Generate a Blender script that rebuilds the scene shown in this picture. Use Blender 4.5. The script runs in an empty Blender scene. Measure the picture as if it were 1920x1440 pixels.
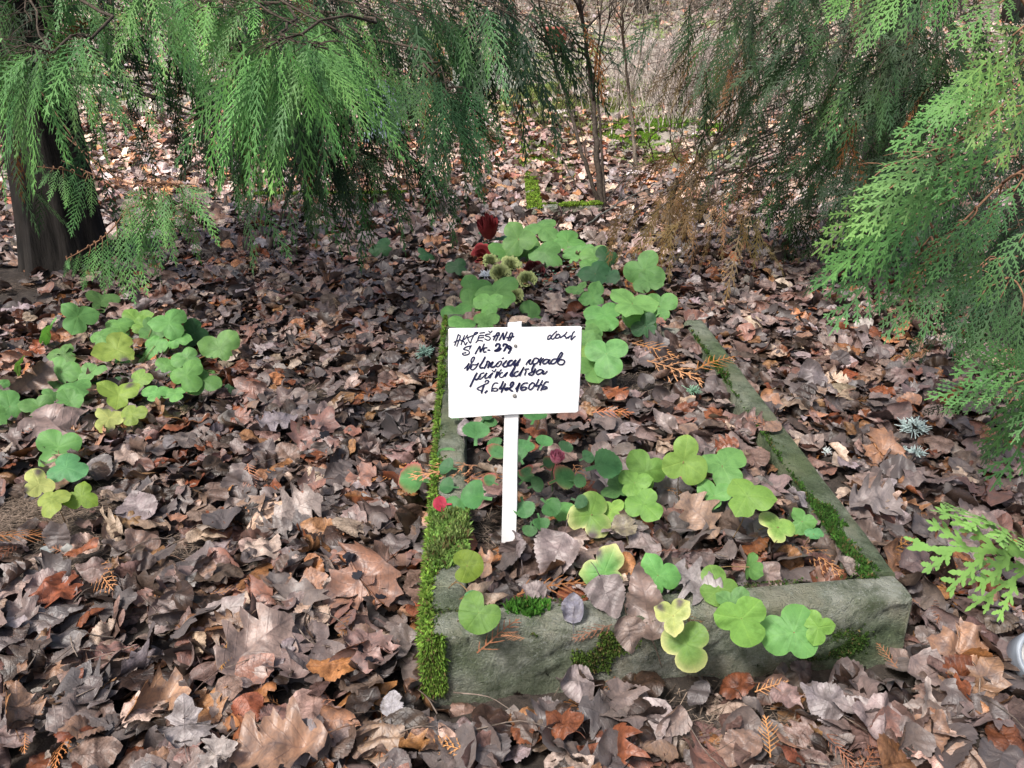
import bpy, math, random
import numpy as np
from mathutils import Vector, Matrix
R = math.radians
rng = np.random.default_rng(11)
random.seed(5)
sc = bpy.context.scene
col = sc.collection

# ---------------------------------------------------------------- camera, sky, sun, exposure
CAM_H, PITCH, FPX = 1.15, R(23.2), 1493.0
cam = bpy.data.cameras.new('camera'); cam.sensor_width = 36; cam.lens = 36*FPX/1920
cam.clip_start = 0.02; cam.clip_end = 500
camo = bpy.data.objects.new('camera', cam); col.objects.link(camo)
camo.location = (0, 0, CAM_H); camo.rotation_euler = (R(90)-PITCH, 0, 0)
sc.camera = camo
SUN_EL, SUN_AZ = R(55), R(222)          # azimuth clockwise from +Y
w = bpy.data.worlds.new('World'); sc.world = w; w.use_nodes = True
nt = w.node_tree; bg = nt.nodes['Background']
sky = nt.nodes.new('ShaderNodeTexSky'); sky.sky_type = 'NISHITA'; sky.sun_disc = False
sky.sun_elevation = SUN_EL; sky.sun_rotation = SUN_AZ; sky.dust_density = 5; sky.air_density = 1.0; sky.ozone_density = 0.6
nt.links.new(sky.outputs[0], bg.inputs[0]); bg.inputs[1].default_value = 0.085
sl = bpy.data.lights.new('sun', 'SUN'); sl.energy = 2.2; sl.angle = R(11); sl.color = (1, .975, .94)
so = bpy.data.objects.new('sun', sl); col.objects.link(so)
sd = Vector((math.sin(SUN_AZ)*math.cos(SUN_EL), math.cos(SUN_AZ)*math.cos(SUN_EL), math.sin(SUN_EL)))
so.rotation_euler = sd.to_track_quat('Z', 'Y').to_euler()
sc.view_settings.view_transform = 'Standard'; sc.view_settings.look = 'None'
sc.view_settings.exposure = 1.12; sc.view_settings.gamma = 1; sc.view_settings.use_curve_mapping = False
sc.cycles.max_bounces = 6; sc.cycles.transparent_max_bounces = 8

# ---------------------------------------------------------------- measuring helpers
cp, sp = math.cos(PITCH), math.sin(PITCH)
def ray(px, py):
    a, c = (px-960)/FPX, -(py-720)/FPX
    return np.array([a, cp+c*sp, -sp+c*cp])
def at_z(px, py, z=0.0):
    d = ray(px, py); t = (z-CAM_H)/d[2]; return np.array([d[0]*t, d[1]*t, z])
def at_y(px, py, Y):
    d = ray(px, py); t = Y/d[1]; return np.array([d[0]*t, Y, CAM_H+d[2]*t])
def proj(p):
    x, y, z = p[..., 0], p[..., 1], p[..., 2]-CAM_H
    dep = y*cp - z*sp; v = y*sp + z*cp
    return 960+FPX*x/dep, 720-FPX*v/dep, dep
def at_ground(px, py, dz=0.0):
    d = ray(px, py); t = np.linspace(.5, 30, 6000); P = np.array([0, 0, CAM_H])+t[:, None]*d
    k = P[:, 2] <= ground_z(P[:, 0], P[:, 1])+dz
    return P[int(np.argmax(k))] if k.any() else P[3600]

# grave kerb outline corners (outer), measured from the photograph
KH = 0.13
K_FL, K_FR, K_BR, K_BL = [np.array(c) for c in ((-.163, 1.178), (.808, 1.300), (.765, 3.03), (-.268, 3.10))]
KT = 0.078
def kerb_coords(x, y):
    """signed distance inside the kerb outline (positive inside)."""
    d = np.full(np.broadcast(x, y).shape, 1e9)
    c = [K_FL, K_FR, K_BR, K_BL]
    for i in range(4):
        a, b = c[i], c[(i+1) % 4]; e = (b-a)/np.linalg.norm(b-a)
        d = np.minimum(d, (x-a[0])*(-e[1]) + (y-a[1])*e[0])
    return d
def smooth(t): t = np.clip(t, 0, 1); return t*t*(3-2*t)
def wob(x, y, s, seed=0):
    return (np.sin(x*s+1.3*seed)*np.cos(y*s*1.1+seed)+.6*np.sin(x*s*2.3-y*s*1.7+seed*2.1)+.35*np.cos(x*s*4.1+y*s*3.7+seed))/1.95
def ground_z(x, y):
    x = np.asarray(x, float); y = np.asarray(y, float)
    z = .012*wob(x, y, 3.1)+.006*wob(x, y, 11, 2)
    z = z + .112*np.maximum(y-6.0, 0)*smooth((y-6)/3) + .065*np.maximum(y-10, 0) - .177*np.maximum(y-20, 0)
    d = kerb_coords(x, y)
    z = z - .03*np.exp(-((d+.03)/.09)**2)*(y < 1.36)*(d < .02)
    z = z + .072*smooth((d-.02)/.05)+.03*np.exp(-((d-.04)/.05)**2)*(y > 2.86)
    return z

# ---------------------------------------------------------------- mesh helpers
def new_mesh(name, V, tris=None, quads=None, colr=None, luv=None, smooth_=True):
    me = bpy.data.meshes.new(name)
    V = np.asarray(V, np.float32).reshape(-1, 3)
    T = np.zeros((0, 3), np.int32) if tris is None or len(tris) == 0 else np.asarray(tris, np.int32).reshape(-1, 3)
    Q = np.zeros((0, 4), np.int32) if quads is None or len(quads) == 0 else np.asarray(quads, np.int32).reshape(-1, 4)
    me.vertices.add(len(V)); me.vertices.foreach_set('co', V.ravel())
    me.loops.add(T.size+Q.size); me.loops.foreach_set('vertex_index', np.concatenate([T.ravel(), Q.ravel()]))
    me.polygons.add(len(T)+len(Q))
    me.polygons.foreach_set('loop_start', np.concatenate([np.arange(len(T))*3, T.size+np.arange(len(Q))*4]).astype(np.int32))
    me.polygons.foreach_set('use_smooth', np.full(len(T)+len(Q), smooth_))
    if colr is not None:
        a = me.attributes.new('col', 'FLOAT_VECTOR', 'POINT'); a.data.foreach_set('vector', np.asarray(colr, np.float32).ravel())
    if luv is not None:
        a = me.attributes.new('luv', 'FLOAT_VECTOR', 'POINT'); a.data.foreach_set('vector', np.asarray(luv, np.float32).ravel())
    me.update(calc_edges=True)
    return me
class MB:
    def __init__(s): s.V = []; s.T = []; s.Q = []; s.C = []; s.L = []; s.n = 0
    def add(s, V, T=None, Q=None, C=None, L=None):
        V = np.asarray(V, float).reshape(-1, 3)
        if T is not None and len(T): s.T.append(np.asarray(T).reshape(-1, 3)+s.n)
        if Q is not None and len(Q): s.Q.append(np.asarray(Q).reshape(-1, 4)+s.n)
        s.V.append(V)
        s.C.append(np.broadcast_to(np.array([1., 1, 1]) if C is None else np.asarray(C, float), V.shape))
        s.L.append(np.zeros_like(V) if L is None else np.asarray(L, float)); s.n += len(V)
    def build(s, name, m, parent=None, smooth_=True, loc=None):
        if not s.V: s.add(np.zeros((3, 3)), T=[[0, 1, 2]])
        V = np.concatenate(s.V)
        if loc is not None: V = V-np.asarray(loc)
        me = new_mesh(name, V, np.concatenate(s.T) if s.T else None, np.concatenate(s.Q) if s.Q else None,
                      np.concatenate(s.C), np.concatenate(s.L), smooth_)
        return link(name, me, m, parent, loc)
def link(name, me, m, parent=None, loc=None):
    o = bpy.data.objects.new(name, me); col.objects.link(o)
    if me is not None and m is not None and not me.materials: me.materials.append(m)
    if loc is not None: o.location = loc
    if parent is not None: o.parent = parent
    return o
def tag(o, label=None, cat=None, group=None, kind=None):
    if label: o['label'] = label
    if cat: o['category'] = cat
    if group: o['group'] = group
    if kind: o['kind'] = kind
    return o
def empty(name, loc=(0, 0, 0)):
    o = bpy.data.objects.new(name, None); col.objects.link(o); o.location = loc; o.empty_display_size = .05
    return o
def frame_of(d):
    d = d/np.linalg.norm(d); a = np.array([0, 0, 1.]) if abs(d[2]) < .9 else np.array([1., 0, 0])
    u = np.cross(d, a); u /= np.linalg.norm(u); return u, np.cross(d, u)
def tube(mb, pts, rad, n=6, C=None, wobble=0.0):
    pts = np.asarray(pts, float); rad = np.broadcast_to(rad, (len(pts),)).astype(float)
    V = []
    for i, p in enumerate(pts):
        d = pts[min(i+1, len(pts)-1)]-pts[max(i-1, 0)]; u, v = frame_of(d+1e-9)
        a = np.arange(n)*2*np.pi/n
        rr = rad[i]*(1+wobble*rng.uniform(-1, 1, n))
        V.append(p+(np.cos(a)*rr)[:, None]*u+(np.sin(a)*rr)[:, None]*v)
    V = np.concatenate(V); Q = []
    for i in range(len(pts)-1):
        for k in range(n):
            Q.append((i*n+k, i*n+(k+1) % n, (i+1)*n+(k+1) % n, (i+1)*n+k))
    k = len(V); V = np.vstack([V, pts[0], pts[-1]])
    T = [(k, (j+1) % n, j) for j in range(n)]+[(k+1, (len(pts)-1)*n+j, (len(pts)-1)*n+(j+1) % n) for j in range(n)]
    mb.add(V, T=T, Q=Q, C=C)
def spline(pts, n):
    pts = np.asarray(pts, float); P = np.vstack([2*pts[0]-pts[1], pts, 2*pts[-1]-pts[-2]])
    out = []; m = len(pts)-1
    for t in np.linspace(0, m-1e-6, n):
        i = int(t); f = t-i; a, b, c, d = P[i:i+4]
        out.append(.5*((2*b)+(c-a)*f+(2*a-5*b+4*c-d)*f*f+(-a+3*b-3*c+d)*f**3))
    return np.array(out)

# ---------------------------------------------------------------- materials
def mat(name): 
    m = bpy.data.materials.new(name); m.use_nodes = True; return m, m.node_tree, m.node_tree.nodes, m.node_tree.links
def N(nt, typ, **kw):
    n = nt.nodes.new(typ)
    for k, v in kw.items():
        if k in ('operation', 'blend_type', 'data_type', 'attribute_name', 'noise_dimensions', 'feature', 'vector_type'): setattr(n, k, v)
        else: n.inputs[k].default_value = v
    return n
def attr(nt, a): n = nt.nodes.new('ShaderNodeAttribute'); n.attribute_name = a; return n
def ramp(nt, stops):
    n = nt.nodes.new('ShaderNodeValToRGB'); r = n.color_ramp
    while len(r.elements) < len(stops): r.elements.new(.5)
    for e, (p, c) in zip(r.elements, stops):
        e.position = p; e.color = (c, c, c, 1) if not hasattr(c, '__len__') else (*c, 1)
    return n
def mixc(nt, a, b, fac, bt='MIX'):
    n = nt.nodes.new('ShaderNodeMix'); n.data_type = 'RGBA'; n.blend_type = bt
    for sock, v in ((0, fac), (6, a), (7, b)):
        if hasattr(v, 'is_output'): nt.links.new(v, n.inputs[sock])
        elif sock == 0: n.inputs[0].default_value = v
        else: n.inputs[sock].default_value = (*v, 1)
    return n.outputs[2]
def vec_scale(nt, v, s):
    n = nt.nodes.new('ShaderNodeVectorMath'); n.operation = 'MULTIPLY'; nt.links.new(v, n.inputs[0])
    n.inputs[1].default_value = s if hasattr(s, '__len__') else (s, s, s); return n.outputs[0]
def math_(nt, op, a, b=None):
    n = nt.nodes.new('ShaderNodeMath'); n.operation = op
    for i, v in enumerate((a, b)):
        if v is None: continue
        if hasattr(v, 'is_output'): nt.links.new(v, n.inputs[i])
        else: n.inputs[i].default_value = v
    return n.outputs[0]
def bump(nt, h, strength, dist, bsdf):
    b = nt.nodes.new('ShaderNodeBump'); b.inputs['Strength'].default_value = strength; b.inputs['Distance'].default_value = dist
    nt.links.new(h, b.inputs['Height']); nt.links.new(b.outputs[0], bsdf.inputs['Normal'])
def noise(nt, scale, detail=4, vec=None, rough=.55):
    n = nt.nodes.new('ShaderNodeTexNoise'); n.inputs['Scale'].default_value = scale; n.inputs['Detail'].default_value = detail
    n.inputs['Roughness'].default_value = rough
    if vec is not None: nt.links.new(vec, n.inputs['Vector'])
    else:
        g = nt.nodes.new('ShaderNodeNewGeometry'); nt.links.new(g.outputs['Position'], n.inputs['Vector'])
    return n.outputs['Fac']

def leaf_material(name, green=False):
    """colour from 'col', veins and mottling from the leaf's own coordinates 'luv' (across, along, seed)."""
    m, t, n, l = mat(name); b = n['Principled BSDF']
    c = attr(t, 'col').outputs['Vector']; uv = attr(t, 'luv').outputs['Vector']
    sx = t.nodes.new('ShaderNodeSeparateXYZ'); l.new(uv, sx.inputs[0])
    ax = math_(t, 'ABSOLUTE', sx.outputs[0])
    s = math_(t, 'ADD', math_(t, 'MULTIPLY', sx.outputs[1], 7.0), math_(t, 'MULTIPLY', ax, -6.0))
    tri = math_(t, 'ABSOLUTE', math_(t, 'SUBTRACT', math_(t, 'FRACT', s), .5))
    v1 = ramp(t, [(0.0, 1), (.07, 0)]); l.new(tri, v1.inputs[0])
    v2 = ramp(t, [(0.0, 1), (.022, 0)]); l.new(ax, v2.inputs[0])
    vein = math_(t, 'MAXIMUM', v1.outputs[0], v2.outputs[0])
    mul = vec_scale(t, uv, (1, 1, 37.0))
    mo = noise(t, 5.0 if not green else 4.0, 4, mul); mo2 = noise(t, 26.0, 3, mul)
    r = ramp(t, [(.3, (.38, .33, .30) if not green else (.70, .74, .66)), (.5, 1.0), (.72, (1.5, 1.5, 1.55) if not green else (1.12, 1.1, 1.0))]); l.new(mo, r.inputs[0])
    base = mixc(t, c, r.outputs[0], 1.0, 'MULTIPLY')
    r2 = ramp(t, [(.3, .72 if not green else .93), (.65, 1.15 if not green else 1.03)]); l.new(mo2, r2.inputs[0])
    base = mixc(t, base, r2.outputs[0], 1.0, 'MULTIPLY')
    if not green:
        base = mixc(t, base, (.5, .42, .4), math_(t, 'MULTIPLY', vein, .6), 'MULTIPLY')
        g = t.nodes.new('ShaderNodeNewGeometry')
        pale = mixc(t, base, (.27, .24, .24), .25)
        base = mixc(t, base, pale, g.outputs['Backfacing'])
        b.inputs['Roughness'].default_value = .46; b.inputs['Specular IOR Level'].default_value = .55
        l.new(base, b.inputs['Base Color'])
        h = math_(t, 'ADD', math_(t, 'MULTIPLY', vein, -.35), mo2)
        bump(t, h, .55, .0022, b)
    else:
        base = mixc(t, base, (1.35, 1.22, 1.2), math_(t, 'MULTIPLY', vein, .5), 'MULTIPLY')
        l.new(base, b.inputs['Base Color']); b.inputs['Roughness'].default_value = .55; b.inputs['Specular IOR Level'].default_value = .3
        tr = t.nodes.new('ShaderNodeBsdfTranslucent')
        l.new(mixc(t, base, (1.3, 1.5, .6), 1.0, 'MULTIPLY'), tr.inputs[0])
        mx = t.nodes.new('ShaderNodeMixShader'); mx.inputs[0].default_value = .28
        l.new(b.outputs[0], mx.inputs[1]); l.new(tr.outputs[0], mx.inputs[2]); l.new(mx.outputs[0], n['Material Output'].inputs[0])
        h = math_(t, 'ADD', math_(t, 'MULTIPLY', vein, -.2), mo)
        bump(t, h, .6, .003, b)
    return m
M = {}
M['dead'] = leaf_material('dead_leaf'); M['green'] = leaf_material('green_leaf', True)
def simple(name, c1, c2, sc1, rough=.8, bs=.4, bd=.004, sc2=None, spec=.3, vcol=False, transl=0, stretch=None):
    m, t, n, l = mat(name); b = n['Principled BSDF']
    vec = None
    if stretch:
        tc = t.nodes.new('ShaderNodeTexCoord'); vec = vec_scale(t, tc.outputs['Object'], stretch)
    f = noise(t, sc1, 6, vec); r = ramp(t, [(.35, c1), (.65, c2)]); l.new(f, r.inputs[0])
    c = r.outputs[0]
    if vcol: c = mixc(t, c, attr(t, 'col').outputs['Vector'], 1.0, 'MULTIPLY')
    l.new(c, b.inputs['Base Color'])
    b.inputs['Roughness'].default_value = rough; b.inputs['Specular IOR Level'].default_value = spec
    bump(t, noise(t, sc2 or sc1*4, 5, vec), bs, bd, b)
    if transl:
        tr = t.nodes.new('ShaderNodeBsdfTranslucent'); l.new(c, tr.inputs[0])
        mx = t.nodes.new('ShaderNodeMixShader'); mx.inputs[0].default_value = transl
        l.new(b.outputs[0], mx.inputs[1]); l.new(tr.outputs[0], mx.inputs[2]); l.new(mx.outputs[0], n['Material Output'].inputs[0])
    return m
W1 = (1, 1, 1)
M['frond'] = simple('thuja_frond', (.7, .75, .85), (1.25, 1.2, 1.0), 5, .55, .3, .001, 300, .25, vcol=True, transl=.14)
M['bark'] = simple('bark', (.007, .006, .005), (.034, .029, .025), 14, .9, .9, .02, 30, stretch=(1, 1, .18))
M['twig'] = simple('twig_bark', (.10, .085, .07), (.26, .23, .20), 60, .8, .5, .002, vcol=True)
M['moss'] = simple('moss', (.7, .75, .6), (1.25, 1.2, 1.2), 40, .9, .2, .002, vcol=True, transl=.25)
M['stalk'] = simple('stalk', (.14, .12, .07), (.26, .2, .14), 50, .6, .1, .001, vcol=True)
M['silk'] = simple('silk', (.85, .85, .85), (1.1, 1.1, 1.1), 60, .75, .5, .002, 500, .3, vcol=True, transl=.1)
M['lichen'] = simple('lichen', (.8, .8, .8), (1.1, 1.1, 1.1), 80, .9, .3, .001, vcol=True)
M['stone'] = simple('stone', (.14, .15, .15), (.36, .36, .34), 6, .85, .5, .006, 40, vcol=True)
M['white_wood'] = simple('white_paint', (.74, .75, .76), (.86, .86, .86), 7, .55, .5, .0015, 60, .4, stretch=(6, 6, 1))
M['board'] = simple('white_board', (.84, .85, .86), (.90, .90, .90), 5, .45, .12, .001, 120, .4)
M['ink'] = simple('marker_ink', (.010, .012, .04), (.022, .025, .075), 120, .4, .1, .0005)
M['nail'] = simple('rusty_nail', (.14, .13, .12), (.3, .29, .28), 300, .6, .5, .0005)
M['metal'] = simple('grey_metal', (.16, .18, .21), (.28, .31, .35), 20, .4, .2, .001)
M['glass_dark'] = simple('dark_glass', (.02, .025, .03), (.05, .055, .06), 20, .2, .1, .001, spec=.6)

# soil
m, t, n, l = mat('soil'); b = n['Principled BSDF']
c = ramp(t, [(.3, (.018, .013, .010)), (.55, (.05, .038, .03)), (.75, (.10, .085, .07))]); l.new(noise(t, 26, 8, None, .7), c.inputs[0])
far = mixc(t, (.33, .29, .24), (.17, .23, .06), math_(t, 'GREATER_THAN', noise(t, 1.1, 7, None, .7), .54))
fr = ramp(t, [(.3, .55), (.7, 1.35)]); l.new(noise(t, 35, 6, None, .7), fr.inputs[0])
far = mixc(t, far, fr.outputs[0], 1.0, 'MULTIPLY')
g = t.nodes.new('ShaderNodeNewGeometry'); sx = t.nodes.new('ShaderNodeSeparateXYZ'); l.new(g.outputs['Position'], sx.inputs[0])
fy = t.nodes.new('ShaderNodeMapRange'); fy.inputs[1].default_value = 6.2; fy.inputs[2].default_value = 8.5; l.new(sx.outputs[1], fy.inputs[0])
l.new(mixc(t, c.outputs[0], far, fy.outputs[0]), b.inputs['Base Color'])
b.inputs['Roughness'].default_value = .95; bump(t, noise(t, 70, 8, None, .7), 1.0, .01, b); M['soil'] = m

# kerb concrete: grey with green algae, pale lichen flecks, dark growth low on the faces
m, t, n, l = mat('mossy_concrete'); b = n['Principled BSDF']
c1 = ramp(t, [(.36, (.08, .095, .06)), (.47, (.25, .26, .21)), (.58, (.48, .48, .41))]); l.new(noise(t, 16, 12, None, .78), c1.inputs[0])
algae = ramp(t, [(.42, 0), (.6, 1)]); l.new(noise(t, 5.5, 6, None, .6), algae.inputs[0])
cc = mixc(t, c1.outputs[0], (.10, .14, .05), math_(t, 'MULTIPLY', algae.outputs[0], .5))
lf = ramp(t, [(.56, 0), (.60, 1)]); l.new(noise(t, 95, 6, None, .85), lf.inputs[0])
cc = mixc(t, cc, (.46, .48, .43), math_(t, 'MULTIPLY', lf.outputs[0], .65))
g = t.nodes.new('ShaderNodeNewGeometry'); sx = t.nodes.new('ShaderNodeSeparateXYZ'); l.new(g.outputs['Position'], sx.inputs[0])
tan_ = ramp(t, [(.50, 0), (.62, 1)]); l.new(noise(t, 7.3, 5, None, .6), tan_.inputs[0])
cc = mixc(t, cc, (.40, .365, .27), math_(t, 'MULTIPLY', tan_.outputs[0], .6))
pit = ramp(t, [(.30, 0), (.36, 1)]); l.new(noise(t, 55, 5, None, .7), pit.inputs[0])
cc = mixc(t, (.03, .045, .02), cc, pit.outputs[0])
oi = attr(t, 'green'); cc = mixc(t, cc, mixc(t, cc, (.32, .45, .24), 1.0, 'MULTIPLY'), oi.outputs['Fac']); l.new(cc, b.inputs['Base Color']); b.inputs['Roughness'].default_value = .88
bump(t, math_(t, 'ADD', noise(t, 60, 8, None, .7), noise(t, 220, 4, None, .7)), 1.0, .018, b); M['kerb'] = m

# ---------------------------------------------------------------- ground
gx = np.concatenate([-np.geomspace(60, 3.2, 26), np.linspace(-3.1, 3.1, 300), np.geomspace(3.2, 60, 26)])
gy = np.concatenate([np.linspace(-12, .3, 14), np.linspace(.35, 6.5, 290), np.geomspace(6.6, 90, 70)])
X, Y = np.meshgrid(gx, gy)
Z = ground_z(X, Y)+np.where(Y < 7, .006*rng.uniform(-1, 1, X.shape), .02*rng.uniform(-1, 1, X.shape))-.008
nx, ny = len(gx), len(gy); idx = np.arange(nx*ny).reshape(ny, nx)
Q = np.stack([idx[:-1, :-1], idx[:-1, 1:], idx[1:, 1:], idx[1:, :-1]], -1).reshape(-1, 4)
tag(link('ground', new_mesh('ground', np.stack([X, Y, Z], -1), quads=Q), M['soil']), kind='structure', label='dark soil sloping up into mossy rough ground far behind')

# ---------------------------------------------------------------- labels by place
LAND = [((955, 1010), 'at the foot of the white stake'), ((800, 1290), "at the kerb's mossy front left corner"), ((1730, 1230), "at the kerb's right front corner"),
 ((1000, 1330), 'below the left half of the front kerb'), ((1400, 1340), 'below the right half of the front kerb'), ((640, 1130), 'left of the front left kerb corner'),
 ((640, 1290), 'on the ground below the black-spotted maple leaf'), ((450, 1210), 'midway between kerb corner and left border'), ((250, 1160), 'below the bare patch at lower left'),
 ((60, 1200), 'against the left border, below the pebbles'), ((60, 1400), 'in the bottom left corner'), ((300, 1390), 'near the bottom edge, left of centre'),
 ((560, 1400), 'near the bottom edge, under the orange oak leaf'), ((800, 1400), 'at the bottom edge below the mossy corner'), ((1050, 1410), 'at the bottom edge, straight below the stake'),
 ((1300, 1410), 'at the bottom edge, right of the stake line'), ((1550, 1400), 'at the bottom edge below the kerb corner'), ((1800, 1400), 'in the bottom right corner'),
 ((1860, 1280), 'near the round jar at the right'), ((1780, 1100), 'right of the kerb by the near frond'), ((1700, 950), 'beside the right kerb arm, nearer half'),
 ((1600, 800), 'beside the right kerb arm, halfway along'), ((1500, 680), 'beside the right kerb arm, farther half'), ((1750, 780), 'near the big pale lichen at right'),
 ((1420, 560), 'behind the far right kerb end'), ((700, 960), 'left of the mossy left kerb arm'), ((540, 1000), 'left of the kerb, level with the red leaf'),
 ((300, 1000), 'right of the lower left hepatica'), ((150, 1010), 'by the bare needle patch'), ((400, 880), 'below the big left hepatica'),
 ((600, 850), 'midway between left hepatica and sign'), ((740, 800), "left of the sign's lower corner"), ((560, 720), 'right of the big left hepatica'),
 ((740, 680), "left of the sign's upper half"), ((60, 820), 'left of the lower left hepatica'), ((60, 690), 'at the left border by the hepatica'),
 ((400, 560), 'right of the drooping low frond'), ((600, 560), 'behind and left of the sign'), ((760, 540), 'left of the wreath'), ((1040, 600), 'just behind the sign'),
 ((1250, 700), 'inside the kerb, right of the sign'), ((1150, 820), 'inside the kerb below the sign'), ((1380, 800), 'inside the kerb by its right arm'),
 ((1350, 990), 'inside the kerb amid the right hepatica'), ((1080, 1020), 'inside the kerb right of the stake'), ((1250, 1120), 'on the front kerb, middle'),
 ((880, 800), 'inside the kerb under the sign edge'), ((1010, 1130), 'on the front kerb, left half'), ((1500, 1060), 'inside the kerb at its right front'),
 ((600, 450), 'under the left tree, behind the sign'), ((300, 560), 'below the low drooping frond'), ((1250, 560), 'at the far kerb end'), ((820, 900), 'on the left kerb arm'),
 ((200, 1300), 'lower left, between border and orange oak leaf'), ((420, 1050), 'lower left, above the curled pale leaf')]
LP = np.array([a for a, _ in LAND], float)
used = {}
def place_words(p):
    px, py, _ = proj(np.asarray(p, float))
    return LAND[int(np.argmin((LP[:, 0]-px)**2+1.6*(LP[:, 1]-py)**2))][1]
def unique_label(base, p, extra=()):
    pl = place_words(p)
    for e in ('',)+tuple(extra):
        s = (e+' '+base).strip()+' '+pl
        ws = s.split()
        if len(ws) > 16: s = ' '.join(((e+' '+base).strip()).split()[:4]+pl.split())
        if s not in used: used[s] = 1; return s
    used[s] += 1; return s

# ---------------------------------------------------------------- dead leaf shapes
def outline(kind, n):
    """closed outline, base at (0,0), tip near (0,1); returns n points and spine factor."""
    t = np.linspace(0, 1, n//2+1)
    def prof(wf, ser=0, sn=18):
        w_ = wf(t); w_ = w_*(1+ser*np.where(np.arange(len(t)) % 2 == 0, 1, -1)*(w_ > .03))
        r = np.stack([w_, t], 1); lft = np.stack([-w_[-2:0:-1], t[-2:0:-1]], 1)
        return np.vstack([r, lft])
    if kind == 'lime': return prof(lambda s: .47*np.sin(np.pi*s**.62)**.8*(1-.12*s), .035), .5
    if kind == 'hazel': return prof(lambda s: .42*np.sin(np.pi*s**.85)**.62, .05), .55
    if kind == 'willow': return prof(lambda s: .17*np.sin(np.pi*s**.8)**.8, .02), .8
    if kind == 'ash': return prof(lambda s: .27*np.sin(np.pi*s**.75)**.8, .04), .7
    if kind == 'oak': return prof(lambda s: (.08+.30*np.sin(np.pi*s**1.15)**.9)*(1+.42*np.sin(s*2*np.pi*4.3-1.2))*(s > .03)*(1-(s > .97)), 0), .75
    if kind == 'maple':
        key = [(0, 0), (.10, -.04), (.30, -.10), (.27, .04), (.50, .06), (.44, .16), (.62, .36), (.48, .36), (.50, .48), (.36, .42), (.20, .40), (.26, .58), (.36, .68), (.20, .72), (.16, .86), (.0, 1.0)]
        k = np.array(key); d = np.r_[0, np.cumsum(np.linalg.norm(np.diff(k, axis=0), axis=1))]
        s = np.linspace(0, d[-1], n//2+1); s = np.array([x if np.min(abs(d-x)) > d[-1]/n*.9 else d[np.argmin(abs(d-x))] for x in s])
        r = np.stack([np.interp(s, d, k[:, 0]), np.interp(s, d, k[:, 1])], 1)
        return np.vstack([r, (r[-2:0:-1])*[-1, 1]]), .18
def leaf_template(kind, n=40, rings=(.45, .8, 1.0), curl=1.0, rg=rng):
    O, k = outline(kind, n); O = O.copy()
    O += rg.normal(0, .008, O.shape)
    if rg.random() < .35:       # a torn bite out of the margin
        j = rg.integers(4, len(O)-4); O[j-1:j+2] = O[j-1:j+2]*.72+np.array([0, .14])
    Mx = np.stack([np.zeros(len(O)), (1-k)*.42+k*O[:, 1]], 1)
    P = [Mx]+[Mx+s*(O-Mx) for s in rings]
    V2 = np.concatenate(P); m_ = len(O)
    Q = []
    for a in range(len(rings)):
        for i in range(m_):
            j = (i+1) % m_
            Q.append((a*m_+i, a*m_+j, (a+1)*m_+j, (a+1)*m_+i))
    x, y = V2[:, 0], V2[:, 1]-.5
    z = .10*rg.uniform(-1, 1)*np.abs(x)
    z = z+.018*np.sin((y*7-np.abs(x)*6)*2*np.pi)*np.minimum(1, np.abs(x)*6)
    for _ in range(4):
        a = rg.uniform(0, 2*np.pi); f = rg.uniform(3, 9)
        z = z+curl*rg.uniform(.02, .055)*np.sin(f*(x*np.cos(a)+y*np.sin(a))*2+rg.uniform(0, 6))
    V = np.stack([x, y, z], 1)
    # roll about one or two axes: curled dry leaves
    for q in range(rg.integers(1, 3)):
        a = rg.choice([0, np.pi, rg.uniform(0, 2*np.pi)]) if q == 0 else rg.uniform(0, 2*np.pi)
        ca, sa = np.cos(a), np.sin(a); u = V[:, 0]*ca+V[:, 1]*sa; v = -V[:, 0]*sa+V[:, 1]*ca
        K = curl*rg.choice([.6, 1.6, 3.0, 5.0], p=[.22, .3, .28, .2])*(1 if q == 0 else .5)
        off = rg.uniform(-.2, .3); uu = np.maximum(u-off, 0)
        Kl = max(K, .01); un = np.minimum(u, off)+np.sin(uu*Kl)/Kl; zn = V[:, 2]*np.cos(uu*Kl)+(1-np.cos(uu*Kl))/Kl
        V = np.stack([un*ca-v*sa, un*sa+v*ca, zn], 1)
    L = np.stack([x, y+.5, np.zeros(len(x))], 1)
    return V, np.array(Q), L
KINDS = ['lime', 'hazel', 'ash', 'oak', 'maple', 'willow']
KP = [.40, .22, .12, .12, .10, .04]
near_T = [(k, leaf_template(k, 40, curl=.85)) for k in rng.choice(KINDS, 70, p=KP)]
far_T = [(k, leaf_template(k, 18 if k not in ('maple', 'oak') else 26, (1.0,))) for k in rng.choice(KINDS, 40, p=KP)]
PAL = [('mauve brown', (.145, .09, .072), .24), ('grey brown', (.085, .055, .041), .20), ('dark brown', (.030, .017, .011), .23), ('russet', (.16, .05, .02), .11),
       ('orange brown', (.27, .115, .042), .055), ('pale fawn', (.33, .235, .175), .09), ('tan', (.20, .10, .045), .07), ('greyish lilac', (.24, .195, .185), .05)]  # greyish lilac carries the sky's sheen on dry leaves in its colour
PC = np.array([p[1] for p in PAL]); PW = np.array([p[2] for p in PAL]); PW /= PW.sum()
SIZE = dict(lime=.074, hazel=.07, ash=.068, oak=.09, maple=.10, willow=.07)
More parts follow.
